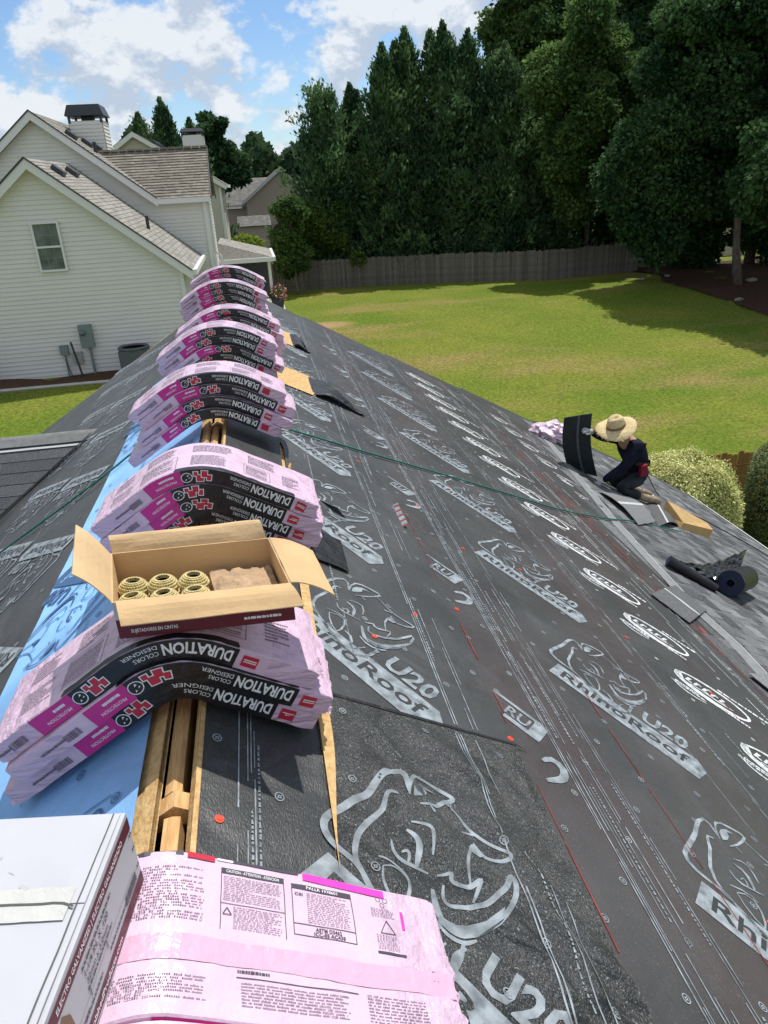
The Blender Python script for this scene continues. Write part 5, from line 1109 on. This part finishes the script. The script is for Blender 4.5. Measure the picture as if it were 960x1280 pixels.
b = MB(); board(b, (mx_, 26.70, mz_ + .03), (mx_ + e2, 26.70, mz_ + .03 - k2 * e2), (0, 0, -1), (0, -1, 0), .05, .02); board(b, (mx_ - .001, 26.70, mz_ + .03), (mx_ - e2, 26.70, mz_ + .03 - k2 * e2), (0, 0, -1), (0, -1, 0), .05, .02); NH(b, 'drip_edge', M_NDARK, fix=True)
b = MB(); roofplane(b, (-4.9, 28.9, 2.66), (-.78, 28.9, 2.66), (-.78, 26.85, 1.12), (-2.75, 26.85, 1.12), 18, 0, .025); roofplane(b, (-.78, 28.9, 2.66), (-4.9, 28.9, 2.66), (-3, 31, 1.1), (-.78, 31, 1.1), 18); NH(b, 'roof', M_NROOF2)
b = MB(); rg = random.Random(6)
for i in range(14): x = -4.5 + i * .27; b.box(x, x + .24, 28.80, 29.0, 2.66, 2.72 + .012 * rg.random())
NH(b, 'ridge_cap', M_NROOF2, fix=True)
b = MB(); board(b, (-2.55, 26.83, 1.12), (-.78, 26.83, 1.12), (0, 0, -1), (0, -1, 0), .15, .10); NH(b, 'gutter', M_TRIM, fix=True)
b = MB(); board(b, (-.77, 28.9, 2.69), (-.77, 26.85, 1.15), (0, 0, -1), (1, 0, 0), .10, .03); board(b, (-.77, 28.9, 2.69), (-.77, 31, 1.1), (0, 0, -1), (1, 0, 0), .10, .03); NH(b, 'rake_board', M_NDARK, fix=True)
for z, y0, y1 in ((.35, 27.7, 28.5), (-.75, 27.7, 28.5)):
    b = MB(); b.box(-.95, -.88, y0, y1, z - .7, z + .35); NH(b, 'shutter', M_TRIM, fix=True)
for y, x in ((27.7, -4.95), (28.9, -4.72), (29.9, -4.6), (31.0, -4.5)):
    b = MB(); roofvent(b, x, y, mz_ - k2 * (x - mx_), k2); NH(b, 'roof_vent', M_NDARK, fix=True)
b = MB(); b.tube([(-4.35, 28.2, 2.55), (-4.35, 28.2, 2.95)], .06, 8); NH(b, 'vent_pipe', M_NDARK)
def chimney(parent_, x0, x1, y0, y1, zb, zt, m, cap=.34):
    b = MB(); lapwall(b, (0, y0, 0), (1, 0, 0), (0, -1, 0), lambda z: x0, lambda z: x1, zb, zt); lapwall(b, (x1, 0, 0), (0, 1, 0), (1, 0, 0), lambda z: y0, lambda z: y1, zb, zt); lapwall(b, (x0, 0, 0), (0, -1, 0), (-1, 0, 0), lambda z: -y1, lambda z: -y0, zb, zt); b.quad((x0, y0, zt), (x1, y0, zt), (x1, y1, zt), (x0, y1, zt)); b.quad((x0, y1, zb), (x1, y1, zb), (x1, y1, zt), (x0, y1, zt))
    ch = b.build('chimney', m, parent_); c_ = MB(); g = .10
    c_.hexa([(x0 - g, y0 - g, zt + .16), (x1 + g, y0 - g, zt + .16), (x1 + g, y1 + g, zt + .16), (x0 - g, y1 + g, zt + .16)], [(x0 + .02, y0 + .02, zt + .16 + cap), (x1 - .02, y0 + .02, zt + .16 + cap), (x1 - .02, y1 - .02, zt + .16 + cap), (x0 + .02, y1 - .02, zt + .16 + cap)])
    for x in (x0 - .02, x1 - .06):
        for y in (y0 - .02, y1 - .06): c_.box(x, x + .08, y, y + .08, zt - .08, zt + .162)
    c_.box((x0 + x1) / 2 - .2, (x0 + x1) / 2 + .2, (y0 + y1) / 2 - .2, (y0 + y1) / 2 + .2, zt, zt + .15); c_.build('chimney_cap', M_NDARK, ch, fix=True); return ch
chimney(nh, -5.35, -4.25, 30, 31.3, 2.3, 3.72, M_SIDE)
# porch
b = MB(); P_ = [(-.93, 31.0, -.62), (-.93, 34.6, -.62), (1.15, 35.0, -1.22), (1.15, 30.5, -1.22)]
roofplane(b, P_[0], P_[1], P_[2], P_[3], 14); b.add([(-.93, 31.0, -.62), (1.15, 30.5, -1.22), (-.93, 30.5, -1.22)], ((0, 1, 2),)); NH(b, 'porch_roof', M_NROOF)
b = MB(); board(b, (1.15, 30.5, -1.2), (1.15, 35, -1.2), (0, 0, -1), (1, 0, 0), .16, .1); board(b, (-.93, 30.5, -1.2), (1.15, 30.5, -1.2), (0, 0, -1), (0, -1, 0), .16, .1); b.add([(-.93, 30.52, -1.34), (1.1, 30.52, -1.34), (1.1, 34.9, -1.34), (-.93, 34.9, -1.34)], ((0, 1, 2, 3),)); NH(b, 'gutter', M_TRIM, fix=False)
for y in (30.75, 34.6):
    b = MB(); b.box(.92, 1.04, y, y + .12, -3.3, -1.34); NH(b, 'porch_post', M_TRIM, fix=True)
b = MB(); b.quad((-.92, 34.4, -3.3), (1.0, 34.4, -3.3), (1.0, 34.4, -1.34), (-.92, 34.4, -1.34)); NH(b, 'porch_screen', M_NDARK)
# condenser
ac = thing('condenser', 'dark grey air conditioning condenser against the cream house wall', 'air conditioner', (-3.2, 21.3, GZ + .05))
b = MB(); b.box(-3.62, -2.78, 20.9, 21.7, GZ + .05, GZ + .12); b.build('base', M_CONC, ac, fix=True)
b = MB()
for i in range(4):
    a = [(-3.58, 20.93), (-2.82, 20.93), (-2.82, 21.67), (-3.58, 21.67)]; p, q = a[i], a[(i + 1) % 4]
    for j in range(16): z = GZ + .14 + j * .042; b.add([(p[0], p[1], z), (q[0], q[1], z), (q[0] * .985 + -3.2 * .015, q[1] * .985 + 21.3 * .015, z + .04), (p[0] * .985 + -3.2 * .015, p[1] * .985 + 21.3 * .015, z + .04)], ((0, 1, 2, 3),))
b.build('louver', M_GRILL, ac)
b = MB(); b.lathe([(.30, 0), (.40, .0), (.42, .02), (.42, .07), (.40, .09), (.36, .08), (.33, .05)], 24, 0, lambda x, y, z: (-3.2 + x, 21.3 + y * .96, GZ + .80 + z)); b.lathe([(.33, .04), (.0, .05)], 24, 1, lambda x, y, z: (-3.2 + x, 21.3 + y * .96, GZ + .80 + z)); b.build('fan_shroud', [M_GRILL, M_INTER], ac, smooth=True)
# planter
pl = thing('flower_planter', 'dark planter of pink flowers at the edge of the patio', 'planter', (1.16, 30.6, -3.27))
b = MB(); b.lathe([(.0, 0), (.20, 0), (.27, .5), (.24, .5), (.22, .44), (.0, .44)], 18, 0, lambda x, y, z: (1.16 + x, 30.6 + y, -3.27 + z)); b.build('pot', M_NDARK, pl, smooth=True)
# second and third houses
h2 = thing('neighbor_house', 'second cream sided house half hidden behind the nearest one, with its own chimney', 'house', (-4.5, 46, -3.6))
b = MB(); a2, z2, k3 = -4.86, 4.18, .62
lapwall(b, (0, 43, 0), (1, 0, 0), (0, -1, 0), lambda z: max(-9, a2 - (z2 - .2 - z) / k3), lambda z: min(-.85, a2 + (z2 - .2 - z) / k3), -3.8, z2 - .22, .14); b.build('wall', M_SIDE2, h2)
b = MB(); lapwall(b, (-.85, 0, 0), (0, 1, 0), (1, 0, 0), lambda z: 43.0, lambda z: 50.0, -3.8, 1.5, .14); b.build('wall', M_SIDE2, h2)
b = MB(); e3 = 4.3; roofplane(b, (a2, 42.7, z2), (a2, 50.3, z2), (a2 + e3, 50.3, z2 - k3 * e3), (a2 + e3, 42.7, z2 - k3 * e3), 26); roofplane(b, (a2, 50.3, z2), (a2, 42.7, z2), (a2 - e3, 42.7, z2 - k3 * e3), (a2 - e3, 50.3, z2 - k3 * e3), 26); b.build('roof', M_NROOF, h2)
b = MB()
for sg in (1, -1): board(b, (a2, 42.72, z2 - .02), (a2 + sg * e3, 42.72, z2 - .02 - k3 * e3), (0, 0, -1), (0, -1, 0), .24, .03)
b.build('rake_board', M_TRIM, h2, fix=True)
b = MB(); board(b, (a2 + e3, 42.7, z2 - k3 * e3), (a2 + e3, 50.3, z2 - k3 * e3), (0, 0, -1), (1, 0, 0), .16, .1); board(b, (-.98, 42.97, 1.4), (-.84, 42.97, 1.4), (0, 0, -1), (0, -1, 0), 5, .03); b.build('gutter', M_TRIM, h2, fix=True)
for y in (45.0, 47.4):
    b = MB(); b.box(-.86, -.80, y, y + .9, -.6, .9); w = b.build('window', M_TRIM, h2, fix=True); g = MB(); g.quad((-.795, y + .08, -.5), (-.795, y + .82, -.5), (-.795, y + .82, .8), (-.795, y + .08, .8)); g.build('pane', M_GLASS, w)
for y in (43.6, 44.8, 46, 47.2):
    b = MB(); roofvent(b, -4.0, y, z2 - k3 * (.86), k3); b.build('roof_vent', M_NDARK, h2, fix=True)
chimney(h2, -2.6, -1.5, 45, 46.3, 1.8, 4.02, M_SIDE, .16)
h3 = thing('neighbor_house', 'distant beige house with a grey roof beyond the shrubs', 'house', (2.5, 77, -5))
b = MB(); lapwall(b, (0, 75, 0), (1, 0, 0), (0, -1, 0), lambda z: max(.4, 3.7 - (2.5 - z) / .72), lambda z: min(7.0, 3.7 + (2.5 - z) / .72), -5.2, 2.45, .2); lapwall(b, (0, 76.5, 0), (1, 0, 0), (0, -1, 0), lambda z: -5.0, lambda z: .5, -5.2, -.2, .2); b.build('wall', mat('beige_siding', (.50, .43, .33), .7), h3)
b = MB(); roofplane(b, (3.7, 74.7, 2.75), (3.7, 84, 2.75), (7.3, 84, .1), (7.3, 74.7, .1), 22); roofplane(b, (3.7, 84, 2.75), (3.7, 74.7, 2.75), (.1, 74.7, .1), (.1, 84, .1), 22); roofplane(b, (-5.2, 80, 2.1), (2.8, 80, 2.1), (.6, 76.2, -.5), (-5.2, 76.2, -.5), 22); roofplane(b, (-.6, 73.2, -1.1), (2.4, 73.2, -1.1), (2.4, 71.6, -1.9), (-.6, 71.6, -1.9), 10); b.build('roof', mat('grey_far_shingle', (.20, .19, .175), .9, .2, var=.2, vscale=3, island=.15), h3)
b = MB()
for sg in (1, -1): board(b, (3.7, 74.68, 2.74), (3.7 + sg * 3.6, 74.68, .09), (0, 0, -1), (0, -1, 0), .26, .04)
b.build('rake_board', M_TRIM, h3, fix=True)
b = MB(); b.box(-.5, 2.3, 71.8, 75, -5.2, -1.9); b.build('wall', mat('beige_siding', (.5, .43, .33)), h3, fix=True)
for y in (76, 78, 80):
    b = MB(); roofvent(b, 4.6, y, 2.75 - .72 * .9, .72); b.build('roof_vent', M_NDARK, h3, fix=True)

# ------------------------------------------------------------------ fences
def picket_fence(name, label, pts, h, w, gap, m, seed, pname='picket', rail_side=1, top='dog', grp=None):
    root = thing(name, label, 'fence', (pts[0][0], pts[0][1], zg(*pts[0])), grp); r = random.Random(seed); ms = []
    for v in range(6):
        b = MB(); t = .02; hh = h * r.uniform(.965, 1.02); c = .03 if top == 'dog' else .0; lean = r.uniform(-.012, .012)
        b.slab([(-w / 2, 0, 0), (w / 2, 0, 0), (w / 2 + lean, 0, hh - c), (w / 2 - c + lean, 0, hh), (-w / 2 + c + lean, 0, hh), (-w / 2 + lean, 0, hh - c)], (0, t, 0)); me = b.mesh(pname, m); bm = bmesh.new(); bm.from_mesh(me); bmesh.ops.recalc_face_normals(bm, faces=bm.faces); bm.to_mesh(me); bm.free(); ms.append(me)
    n = 0
    for (p, q) in zip(pts, pts[1:]):
        p, q = Vector(p), Vector(q); L_ = (q - p).length; d = (q - p) / L_; ang = math.atan2(d.y, d.x); k = 0.0
        for zz in (.3, h * .5, h - .3):
            b = MB(); side = Vector((-d.y, d.x)) * .03; nn = max(1, int(L_ / 2.4))
            for i in range(nn): a, c = p.lerp(q, i / nn) + side, p.lerp(q, (i + 1) / nn) + side; b.tube([(a.x, a.y, zg(a.x, a.y) + zz), (c.x, c.y, zg(c.x, c.y) + zz)], .045, 4)
            b.build('rail', m, root)
        nn = max(1, int(L_ / 2.4))
        for i in range(nn + 1):
            a = p.lerp(q, i / nn) + Vector((-d.y, d.x)) * .09; b = MB(); z = zg(a.x, a.y); b.box(a.x - .05, a.x + .05, a.y - .05, a.y + .05, z - .1, z + h - .05); b.build('post', m, root, fix=True)
        while k < L_:
            a = p + d * k; o = bpy.data.objects.new(pname, ms[r.randrange(6)]); COL.objects.link(o); o.parent = root; o.matrix_parent_inverse = ROOTM[root.name].inverted()
            o.location = (a.x, a.y, zg(a.x, a.y) - .02 + r.uniform(-.02, .02)); o.rotation_euler = (0, r.uniform(-.006, .006), ang); k += w + gap + r.uniform(0, .006); n += 1
    print(name, 'pickets', n); return root
FP = [(-2.0, 50.6), (1.8, 50.4), (7.2, 50.2), (12.4, 48.8), (18.9, 46.3), (25.6, 47.4)]
picket_fence('privacy_fence', 'weathered grey wooden picket fence along the far side of the lawn', FP, 1.86, .142, .006, M_WOODG, 1)
picket_fence('cedar_fence', 'brown cedar picket fence behind the clipped hedges at the eave', [(5.2, 14.3), (14.6, 13.7)], 1.83, .125, .010, M_WOODB, 2)

# ------------------------------------------------------------------ foliage
def leaves(name, C, D, S, m, parent=None, aspect=.45, droop=.0, seed=0, world=True, up=None):
    """many small leaf shaped faces: centres C, main directions D, lengths S"""
    g = np.random.default_rng(seed); n = len(C); D = D / np.maximum(np.linalg.norm(D, axis=1, keepdims=True), 1e-6)
    R_ = g.normal(size=(n, 3)); V_ = np.cross(D, R_); V_ /= np.maximum(np.linalg.norm(V_, axis=1, keepdims=True), 1e-6); S = S[:, None]
    Nn = np.cross(D, V_)
    v = np.empty((n, 4, 3), np.float32); v[:, 0] = C - D * S * .5; v[:, 1] = C + V_ * S * aspect * .5 + Nn * S * .06; v[:, 2] = C + D * S * .5; v[:, 3] = C - V_ * S * aspect * .5 + Nn * S * .06
    me = bpy.data.meshes.new(name); me.vertices.add(4 * n); me.loops.add(4 * n); me.polygons.add(n)
    me.vertices.foreach_set('co', v.reshape(-1)); me.loops.foreach_set('vertex_index', np.arange(4 * n, dtype=np.int32)); me.polygons.foreach_set('loop_start', np.arange(0, 4 * n, 4, dtype=np.int32)); me.polygons.foreach_set('loop_total', np.full(n, 4, np.int32))
    me.materials.append(m); me.update(calc_edges=True); return link(name, me, parent, world)
def clump_cloud(clumps, per, g, shell=.55):
    Cs, Ds, = [], []
    for (c, rx, ry, rz) in clumps:
        n = int(per * rx * rz); u = g.normal(size=(n, 3)); u /= np.linalg.norm(u, axis=1, keepdims=True); rr_ = shell + (1 - shell) * g.random((n, 1)) ** .6
        # dents and lumps, so the outline is uneven
        ph = np.sin(u[:, :1] * 5 + c[0]) * np.sin(u[:, 1:2] * 6 + c[1] * 2) * np.sin(u[:, 2:] * 5 + c[2]); rr_ = rr_ * (1 + .22 * ph) * (1 + .08 * g.normal(size=(n, 1)))
        Cs.append(np.array(c) + u * rr_ * np.array((rx, ry, rz))); Ds.append(u * .8 + g.normal(size=(n, 3)) * .6 + np.array((0, 0, -.15)))
    return np.concatenate(Cs), np.concatenate(Ds)
def trunk(parent, base, top, r0, r1, limbs, seed, m=None):
    b = MB(); r = random.Random(seed); base, top = Vector(base), Vector(top); pts = [base.lerp(top, i / 7) + Vector((r.uniform(-.08, .08), r.uniform(-.08, .08), 0)) * (i > 0) * (top - base).length / 8 for i in range(8)]
    b.tube(pts, [r0 * 1.35] + [r0 + (r1 - r0) * i / 7 for i in range(1, 8)], 9)
    for t in limbs:
        p = base.lerp(top, r.uniform(.3, .9)); d = Vector(t) - p; b.tube([p, p + d * .5 + Vector((0, 0, d.length * .06)), Vector(t)], [r0 * .38, r0 * .22, r0 * .08], 6)
    return b.build('trunk', m or M_BARK, parent, smooth=True)
def broad_tree(name, label, base, clumps, m, per, size, seed, tr=.22, group=None, cat='tree'):
    x, y = base; z = zg(x, y); t = thing(name, label, cat, (x, y, z), group); g = np.random.default_rng(seed); C, D = clump_cloud(clumps, per, g)
    leaves('crown', C, D, size * g.uniform(.6, 1.35, len(C)), m, t, .62, seed=seed)
    zt = max(c[0][2] for c in clumps); trunk(t, (x, y, z - .1), (np.mean([c[0][0] for c in clumps]), np.mean([c[0][1] for c in clumps]), zt), tr, tr * .25, [c[0] for c in clumps[:14]], seed); return t
def scatter_clumps(g, c, rx, ry, rz, n, r0, r1):
    out = []
    for i in range(n):
        u = g.normal(size=3); u /= np.linalg.norm(u); k = g.uniform(.45, 1.0); p = (c[0] + u[0] * rx * k, c[1] + u[1] * ry * k, c[2] + u[2] * rz * k); q = g.uniform(r0, r1); out.append((p, q, q, q * g.uniform(.6, .85)))
    return out
def cypress(label, x, y, ztop, R, seed, per=1.0, lead=3, grp='row of cypress trees behind the far fence', m=None, z0=None, oval=False):
    g = np.random.default_rng(seed); zb = zg(x, y) if z0 is None else z0; H = ztop - zb; t = thing('cypress_tree', label, 'tree', (x, y, zb), grp)
    nb = int(620 * per * (R / 3)); f = g.random(nb) ** 1.25 * .96; ang = g.random(nb) * 2 * np.pi
    prof = np.minimum(1, .75 + f * 2.5) * (np.sqrt(np.maximum(0, 1 - (1.9 * f - .88) ** 2)) if oval else 1.12 * np.maximum(0, 1 - f) ** .70)
    wob = 1 + .18 * np.sin(ang * 3 + f * 19 + seed) + .14 * np.sin(ang * 5 - f * 31 + seed * 2)
    rad_ = R * prof * wob * g.uniform(.66, 1.08, nb); Cs, Ds, Ss = [], [], []
    tip = np.stack([x + np.cos(ang) * rad_, y + np.sin(ang) * rad_, zb + f * H + .15 * rad_], 1)
    out = np.stack([np.cos(ang), np.sin(ang), .75 + f * 1.2], 1); out /= np.linalg.norm(out, axis=1, keepdims=True)
    k = 26
    for j in range(k):
        q = j / k; off = g.normal(size=(nb, 3)) * (.16 + .34 * q); Cs.append(tip - out * (q * 1.5 * (1 - .5 * f))[:, None] + off * (1 - .45 * f)[:, None]); Ds.append(out + g.normal(size=(nb, 3)) * .45); Ss.append(g.uniform(.24, .55, nb) * (1 - .3 * f))
    # leaders at the top
    for l in range(lead):
        a = g.uniform(0, 6.28); rr_ = R * .22 * (l > 0); lx, ly = x + math.cos(a) * rr_, y + math.sin(a) * rr_; zt = ztop - (g.uniform(.3, 1.2) if l else 0); n = 900; h_ = g.random(n); w = 1.05 * (1 - h_) ** .75 + .04; aa = g.random(n) * 6.28; p = np.stack([lx + np.cos(aa) * w * g.random(n) ** .5, ly + np.sin(aa) * w * g.random(n) ** .5, zt - 3.2 * (1 - h_)], 1)
        Cs.append(p); Ds.append(np.stack([np.cos(aa) * .7, np.sin(aa) * .7, np.full(n, 1.1)], 1) + g.normal(size=(n, 3)) * .3); Ss.append(g.uniform(.2, .42, n))
    n = int(1500 * per); f = g.random(n) * .9; a = g.random(n) * 6.28; rr_ = R * np.maximum(0, 1 - f) ** .75 * .72 * g.random(n) ** .4; Cs.append(np.stack([x + np.cos(a) * rr_, y + np.sin(a) * rr_, zb + f * H], 1)); Ds.append(g.normal(size=(n, 3))); Ss.append(g.uniform(.7, 1.2, n))
    leaves('crown', np.concatenate(Cs), np.concatenate(Ds), np.concatenate(Ss), m or M_LEY, t, .42, seed=seed); trunk(t, (x, y, zb - .1), (x, y, ztop - 1.5), .2, .04, [], seed); return t
CY_ = [('tall cypress standing apart at the left end of the row, near the houses', 5.7, 53, 7.5, 2.15), ('slim dark cypress between the lone one and the main clump', 8.0, 55, 7.2, 2.1), ('broad cypress at the left shoulder of the main clump', 10.0, 53.5, 9.2, 3.6),
       ('tallest cypress in the left half of the main clump', 11.6, 54, 10.1, 3.4), ('pointed cypress in the middle of the main clump', 14.0, 53.5, 10.3, 3.8), ('cypress with twin tips right of the middle of the clump', 15.8, 54, 9.9, 3.4), ('wide cypress at the right side of the main clump', 18.0, 53, 9.0, 4.2), ('lower cypress at the right end of the clump above the fence', 20.8, 52.5, 6.6, 3.4)]
for i, (lb, x, y, zt, R) in enumerate(CY_): cypress(lb, x, y, zt, R, 20 + i, 1.0 if R > 2.4 else 1.1, 3 if i else 0, oval=(i == 0))
CY2 = [('dark conifer behind the near chimney, left of three', -6.6, 62, 6.6, 2.6), ('dark conifer behind the near chimney, middle of three', -4.9, 62, 7.5, 2.3), ('dark conifer behind the near chimney, right of three', -3.1, 63, 6.2, 2.5)]
for i, (lb, x, y, zt, R) in enumerate(CY2): cypress(lb, x, y, zt, R, 60 + i, .7, 2, 'conifers behind the neighbouring houses', None, -4.5)
g = np.random.default_rng(4)
broad_tree('pine_tree', 'airy pine rising beyond the second chimney', (-1.9, 72), scatter_clumps(g, (-1.9, 72, 6.4), 1.6, 1.2, .9, 8, .5, .9) + scatter_clumps(g, (-1.2, 72, 3.2), 1.6, 1.4, 2.2, 9, .9, 1.4), M_OAK, 900, .42, 3, .2)
# right hand trees
M_MID = leaf('mid_green_foliage', (.03, .078, .03), (.10, .17, .055))
RT_ = 'tall trees crowding the right side'
def big(label, x, y, ctr, R3, n, r0, r1, m, per, size, seed, tr=.24, extra=()):
    g = np.random.default_rng(seed); return broad_tree('shade_tree', label, (x, y), scatter_clumps(g, ctr, *R3, n, r0, r1) + list(extra), m, per, size, seed, tr, RT_)
big('tall pale trunked tree at the right edge with a dense dark crown', 27.3, 39, (26.6, 40.5, 5.6), (5.4, 4.0, 5.6), 44, 1.2, 2.1, M_OAK, 1150, .27, 31, .22, [((22.6, 41.6, -1.2), 1.7, 1.5, 1.9), ((23.4, 41.2, -2.4), 1.6, 1.4, 1.6), ((21.3, 42.0, .6), 1.6, 1.4, 1.8), ((23.6, 40.2, .4), 1.9, 1.6, 1.8), ((25.0, 40.3, -.4), 1.6, 1.5, 1.2), ((22.0, 41.2, 2.4), 1.6, 1.5, 1.6), ((28.8, 38, .6), 1.6, 1.5, 1.0)])
big('lighter green feathery tree left of the dark shade tree', 23.2, 50, (22.2, 49, 5.0), (3.6, 2.6, 5.4), 34, 1.0, 1.8, M_BROAD, 1150, .27, 32, .2, [((20.9, 49, 1.0), 1.5, 1.3, 1.6), ((21.4, 48.5, -.8), 1.4, 1.2, 1.5)])
big('high background tree rising above the right end of the cypress row', 23.0, 63, (23.4, 62, 9.4), (3.6, 3.0, 6.0), 32, 1.3, 2.2, M_BROAD, 760, .36, 33, .3)
big('second high background tree at the upper right', 29.5, 60, (29.5, 59, 9.5), (4.6, 3.2, 7.0), 38, 1.4, 2.4, M_MID, 760, .36, 34, .3)
big('tree at the far right edge of the view, dark and half out of frame', 33.5, 47, (33, 46.5, 6.5), (4.6, 3.5, 7.5), 36, 1.3, 2.2, M_OAK, 760, .36, 35, .28)
big('low branched tree just beyond the right edge that shades the lawn', 27.0, 31.5, (26.0, 32.0, 1.0), (3.8, 3.6, 3.4), 26, 1.1, 1.8, M_OAK, 1000, .27, 36, .22)
big('understory tree filling the gap behind the right end of the fence', 28.5, 50, (28.0, 49.5, 1.0), (4.5, 1.8, 4.5), 30, 1.1, 1.8, M_OAK, 800, .32, 37, .15)
big('tree outside the right edge of the view whose shadow covers the pine straw', 31.5, 35, (31, 35.5, 5.0), (5.0, 4.0, 6.0), 34, 1.3, 2.1, M_OAK, 700, .32, 38, .25)
for i, (x, y, lb) in enumerate(((21.5, 54, 'low dark bush behind the fence, right of the cypresses'), (25.5, 50.5, 'bushy undergrowth just past the right end of the grey fence'), (30, 47.5, 'bushy undergrowth in the shade behind the pale right trunk'), (34, 45.5, 'bushy undergrowth at the far right, deep in shade'), (38, 42, 'last undergrowth bush at the right edge of the view'))):
    g = np.random.default_rng(80 + i); broad_tree('shrub', lb, (x, y), scatter_clumps(g, (x, y, -2.8), 2.8, 1.0, 2.4, 24, .9, 1.4), M_OAK, 620, .30, 80 + i, .1, 'undergrowth along the back of the yard', 'shrub')
# shrubs by the houses
g = np.random.default_rng(9)
broad_tree('shrub', 'dark green crape myrtle shrub behind the left end of the grey fence', (3.0, 48.5), scatter_clumps(g, (3.0, 49.2, -1.5), 1.2, .8, 2.5, 22, .55, .9), M_BROAD, 1300, .22, 41, .08, None, 'shrub')
broad_tree('shrub', 'lighter arching shrub spilling over the grey fence', (5.2, 52.2), scatter_clumps(g, (5.2, 51.6, -1.5), 1.6, .7, 2.0, 22, .5, .85) + [((7.2, 50.0, -3.3), .6, .4, .45)], M_BRIGHT, 1100, .20, 42, .07, None, 'shrub')
broad_tree('shrub', 'yellow green shrub between the second house and the porch roof', (.1, 40.5), scatter_clumps(g, (.1, 41, -1.6), .7, .6, .9, 9, .45, .7), M_YEL, 1500, .2, 43, .06, None, 'shrub')
broad_tree('shrub', 'small dark shrub at the corner of the cream house by the left edge', (-8.2, 21.3), [((-8.0, 21.2, -2.8), .55, .5, .6), ((-7.7, 21.2, -3.0), .4, .4, .4)], M_OAK, 3000, .10, 44, .05, None, 'shrub')
g = np.random.default_rng(12)
C, D = clump_cloud([((1.16, 30.6, -2.6), .28, .28, .26), ((1.0, 30.6, -2.68), .22, .2, .18)], 6000, g); leaves('leaves', C, D, g.uniform(.05, .1, len(C)), M_BROAD, pl, .5, seed=1)
C, D = clump_cloud([((1.22, 30.5, -2.55), .30, .28, .30), ((1.30, 30.55, -2.82), .15, .15, .15)], 1500, g, .85); leaves('flowers', C, D, g.uniform(.06, .11, len(C)), M_FLOWER, pl, .8, seed=2)
# clipped hedges
def hedge(label, c, r3, seed, m_top, n, cat='hedge'):
    g = np.random.default_rng(seed); c = np.array(c); z = zg(c[0], c[1]); t = thing('clipped_hedge', label, cat, (c[0], c[1], z), 'clipped hedges beyond the eave')
    u = g.normal(size=(n, 3)); u /= np.linalg.norm(u, axis=1, keepdims=True); p = np.sign(u) * np.abs(u) ** .72; rr_ = 1 + .05 * np.sin(u[:, :1] * 7 + seed) * np.sin(u[:, 1:2] * 9) + .035 * g.normal(size=(n, 1)) - .10 * g.random((n, 1)) ** 3
    P = c + p * rr_ * np.array(r3); leaves('foliage', P, u * .6 + g.normal(size=(n, 3)) * .8, g.uniform(.03, .06, n), m_top, t, .6, seed=seed)
    b = MB(); b.grid(lambda a, e: tuple(c + np.array((math.sin(e * math.pi) * math.cos(a * 2 * math.pi), math.sin(e * math.pi) * math.sin(a * 2 * math.pi), math.cos(e * math.pi))) * np.array(r3) * .82), 24, 14); b.build('branches', mat('hedge_core', (.03, .035, .015), 1), t, smooth=True)
    trunk(t, (c[0], c[1], z - .1), tuple(c), .08, .04, [], seed); return t
hedge('broad clipped hedge with pale yellow green top beside the eave', (8.0, 11.75, -5.06), (.90, .98, 1.34), 51, M_HEDGE, 70000)
hedge('darker clipped hedge cut off by the right edge of the view', (10.62, 11.75, -4.95), (1.0, .95, 1.25), 52, M_HEDGE2, 60000)
# loose blades that break up the mown lawn
g = np.random.default_rng(90); n = 70000; x = np.concatenate([g.uniform(1.5, 24, n - 9000), g.uniform(-9.5, -2.5, 9000)]); y = np.concatenate([14 + 34 * g.random(n - 9000) ** 1.3, g.uniform(12, 20.6, 9000)]); zz = np.array([zg(a, c) for a, c in zip(x, y)])
Dg = g.normal(size=(n, 3)) * .55 + np.array((0, 0, 1.0)); sz = g.uniform(.025, .06, n); o = leaves('grass_blades', np.stack([x, y, zz + sz * .35], 1), Dg, sz, mat('grass_blade', (.26, .36, .035), .8, .1, col2=(.42, .45, .07), vscale=.3, island=.3, transl=.45), None, .35, seed=9); stuff(o)
# rocks by the mulch
for i, (x, y, s, lb) in enumerate(((24.9, 35.2, .17, 'pale rock on the red pine straw right of the lawn'), (23.6, 43.0, .15, 'pale stone at the mulch edge near the end of the grey fence'), (25.6, 43.6, .13, 'small stone in the shade under the dark tree'), (28.6, 39.6, .25, 'pale fallen branch debris beside the right hand trunk'))):
    b = MB(); c = Vector((x, y, zg(x, y) + .08)); b.grid(lambda u, v: c + Vector((math.sin(v * 3.1416) * math.cos(u * 6.2832) * s * 1.5, math.sin(v * 3.1416) * math.sin(u * 6.2832) * s * .8, math.cos(v * 3.1416) * s * .55)) * (1 + .35 * nz(u * 3 if u < .99 else 0, v * 3, i)), 14, 8); tag(b.build('rock', M_STONE), lb, 'rock')
# the wood closing the view far away
g = np.random.default_rng(70); n = 46000; a = rad(90) - np.concatenate([g.uniform(rad(-75), rad(75), n // 2), g.uniform(rad(-20), rad(12), n - n // 2)]); dd = g.uniform(105, 135, n); x = np.cos(a) * dd; y = np.sin(a) * dd
top = 6.6 + 1.2 * np.sin(a * 23) + 1.3 * np.sin(a * 57 + 1) + .9 * np.sin(a * 131); f = g.random(n) ** .7
leaves('distant_wood', np.stack([x, y, -5 + (top + 5) * f], 1), g.normal(size=(n, 3)), g.uniform(.8, 1.9, n), M_FAR, None, .7, seed=3); stuff(bpy.data.objects['distant_wood'])
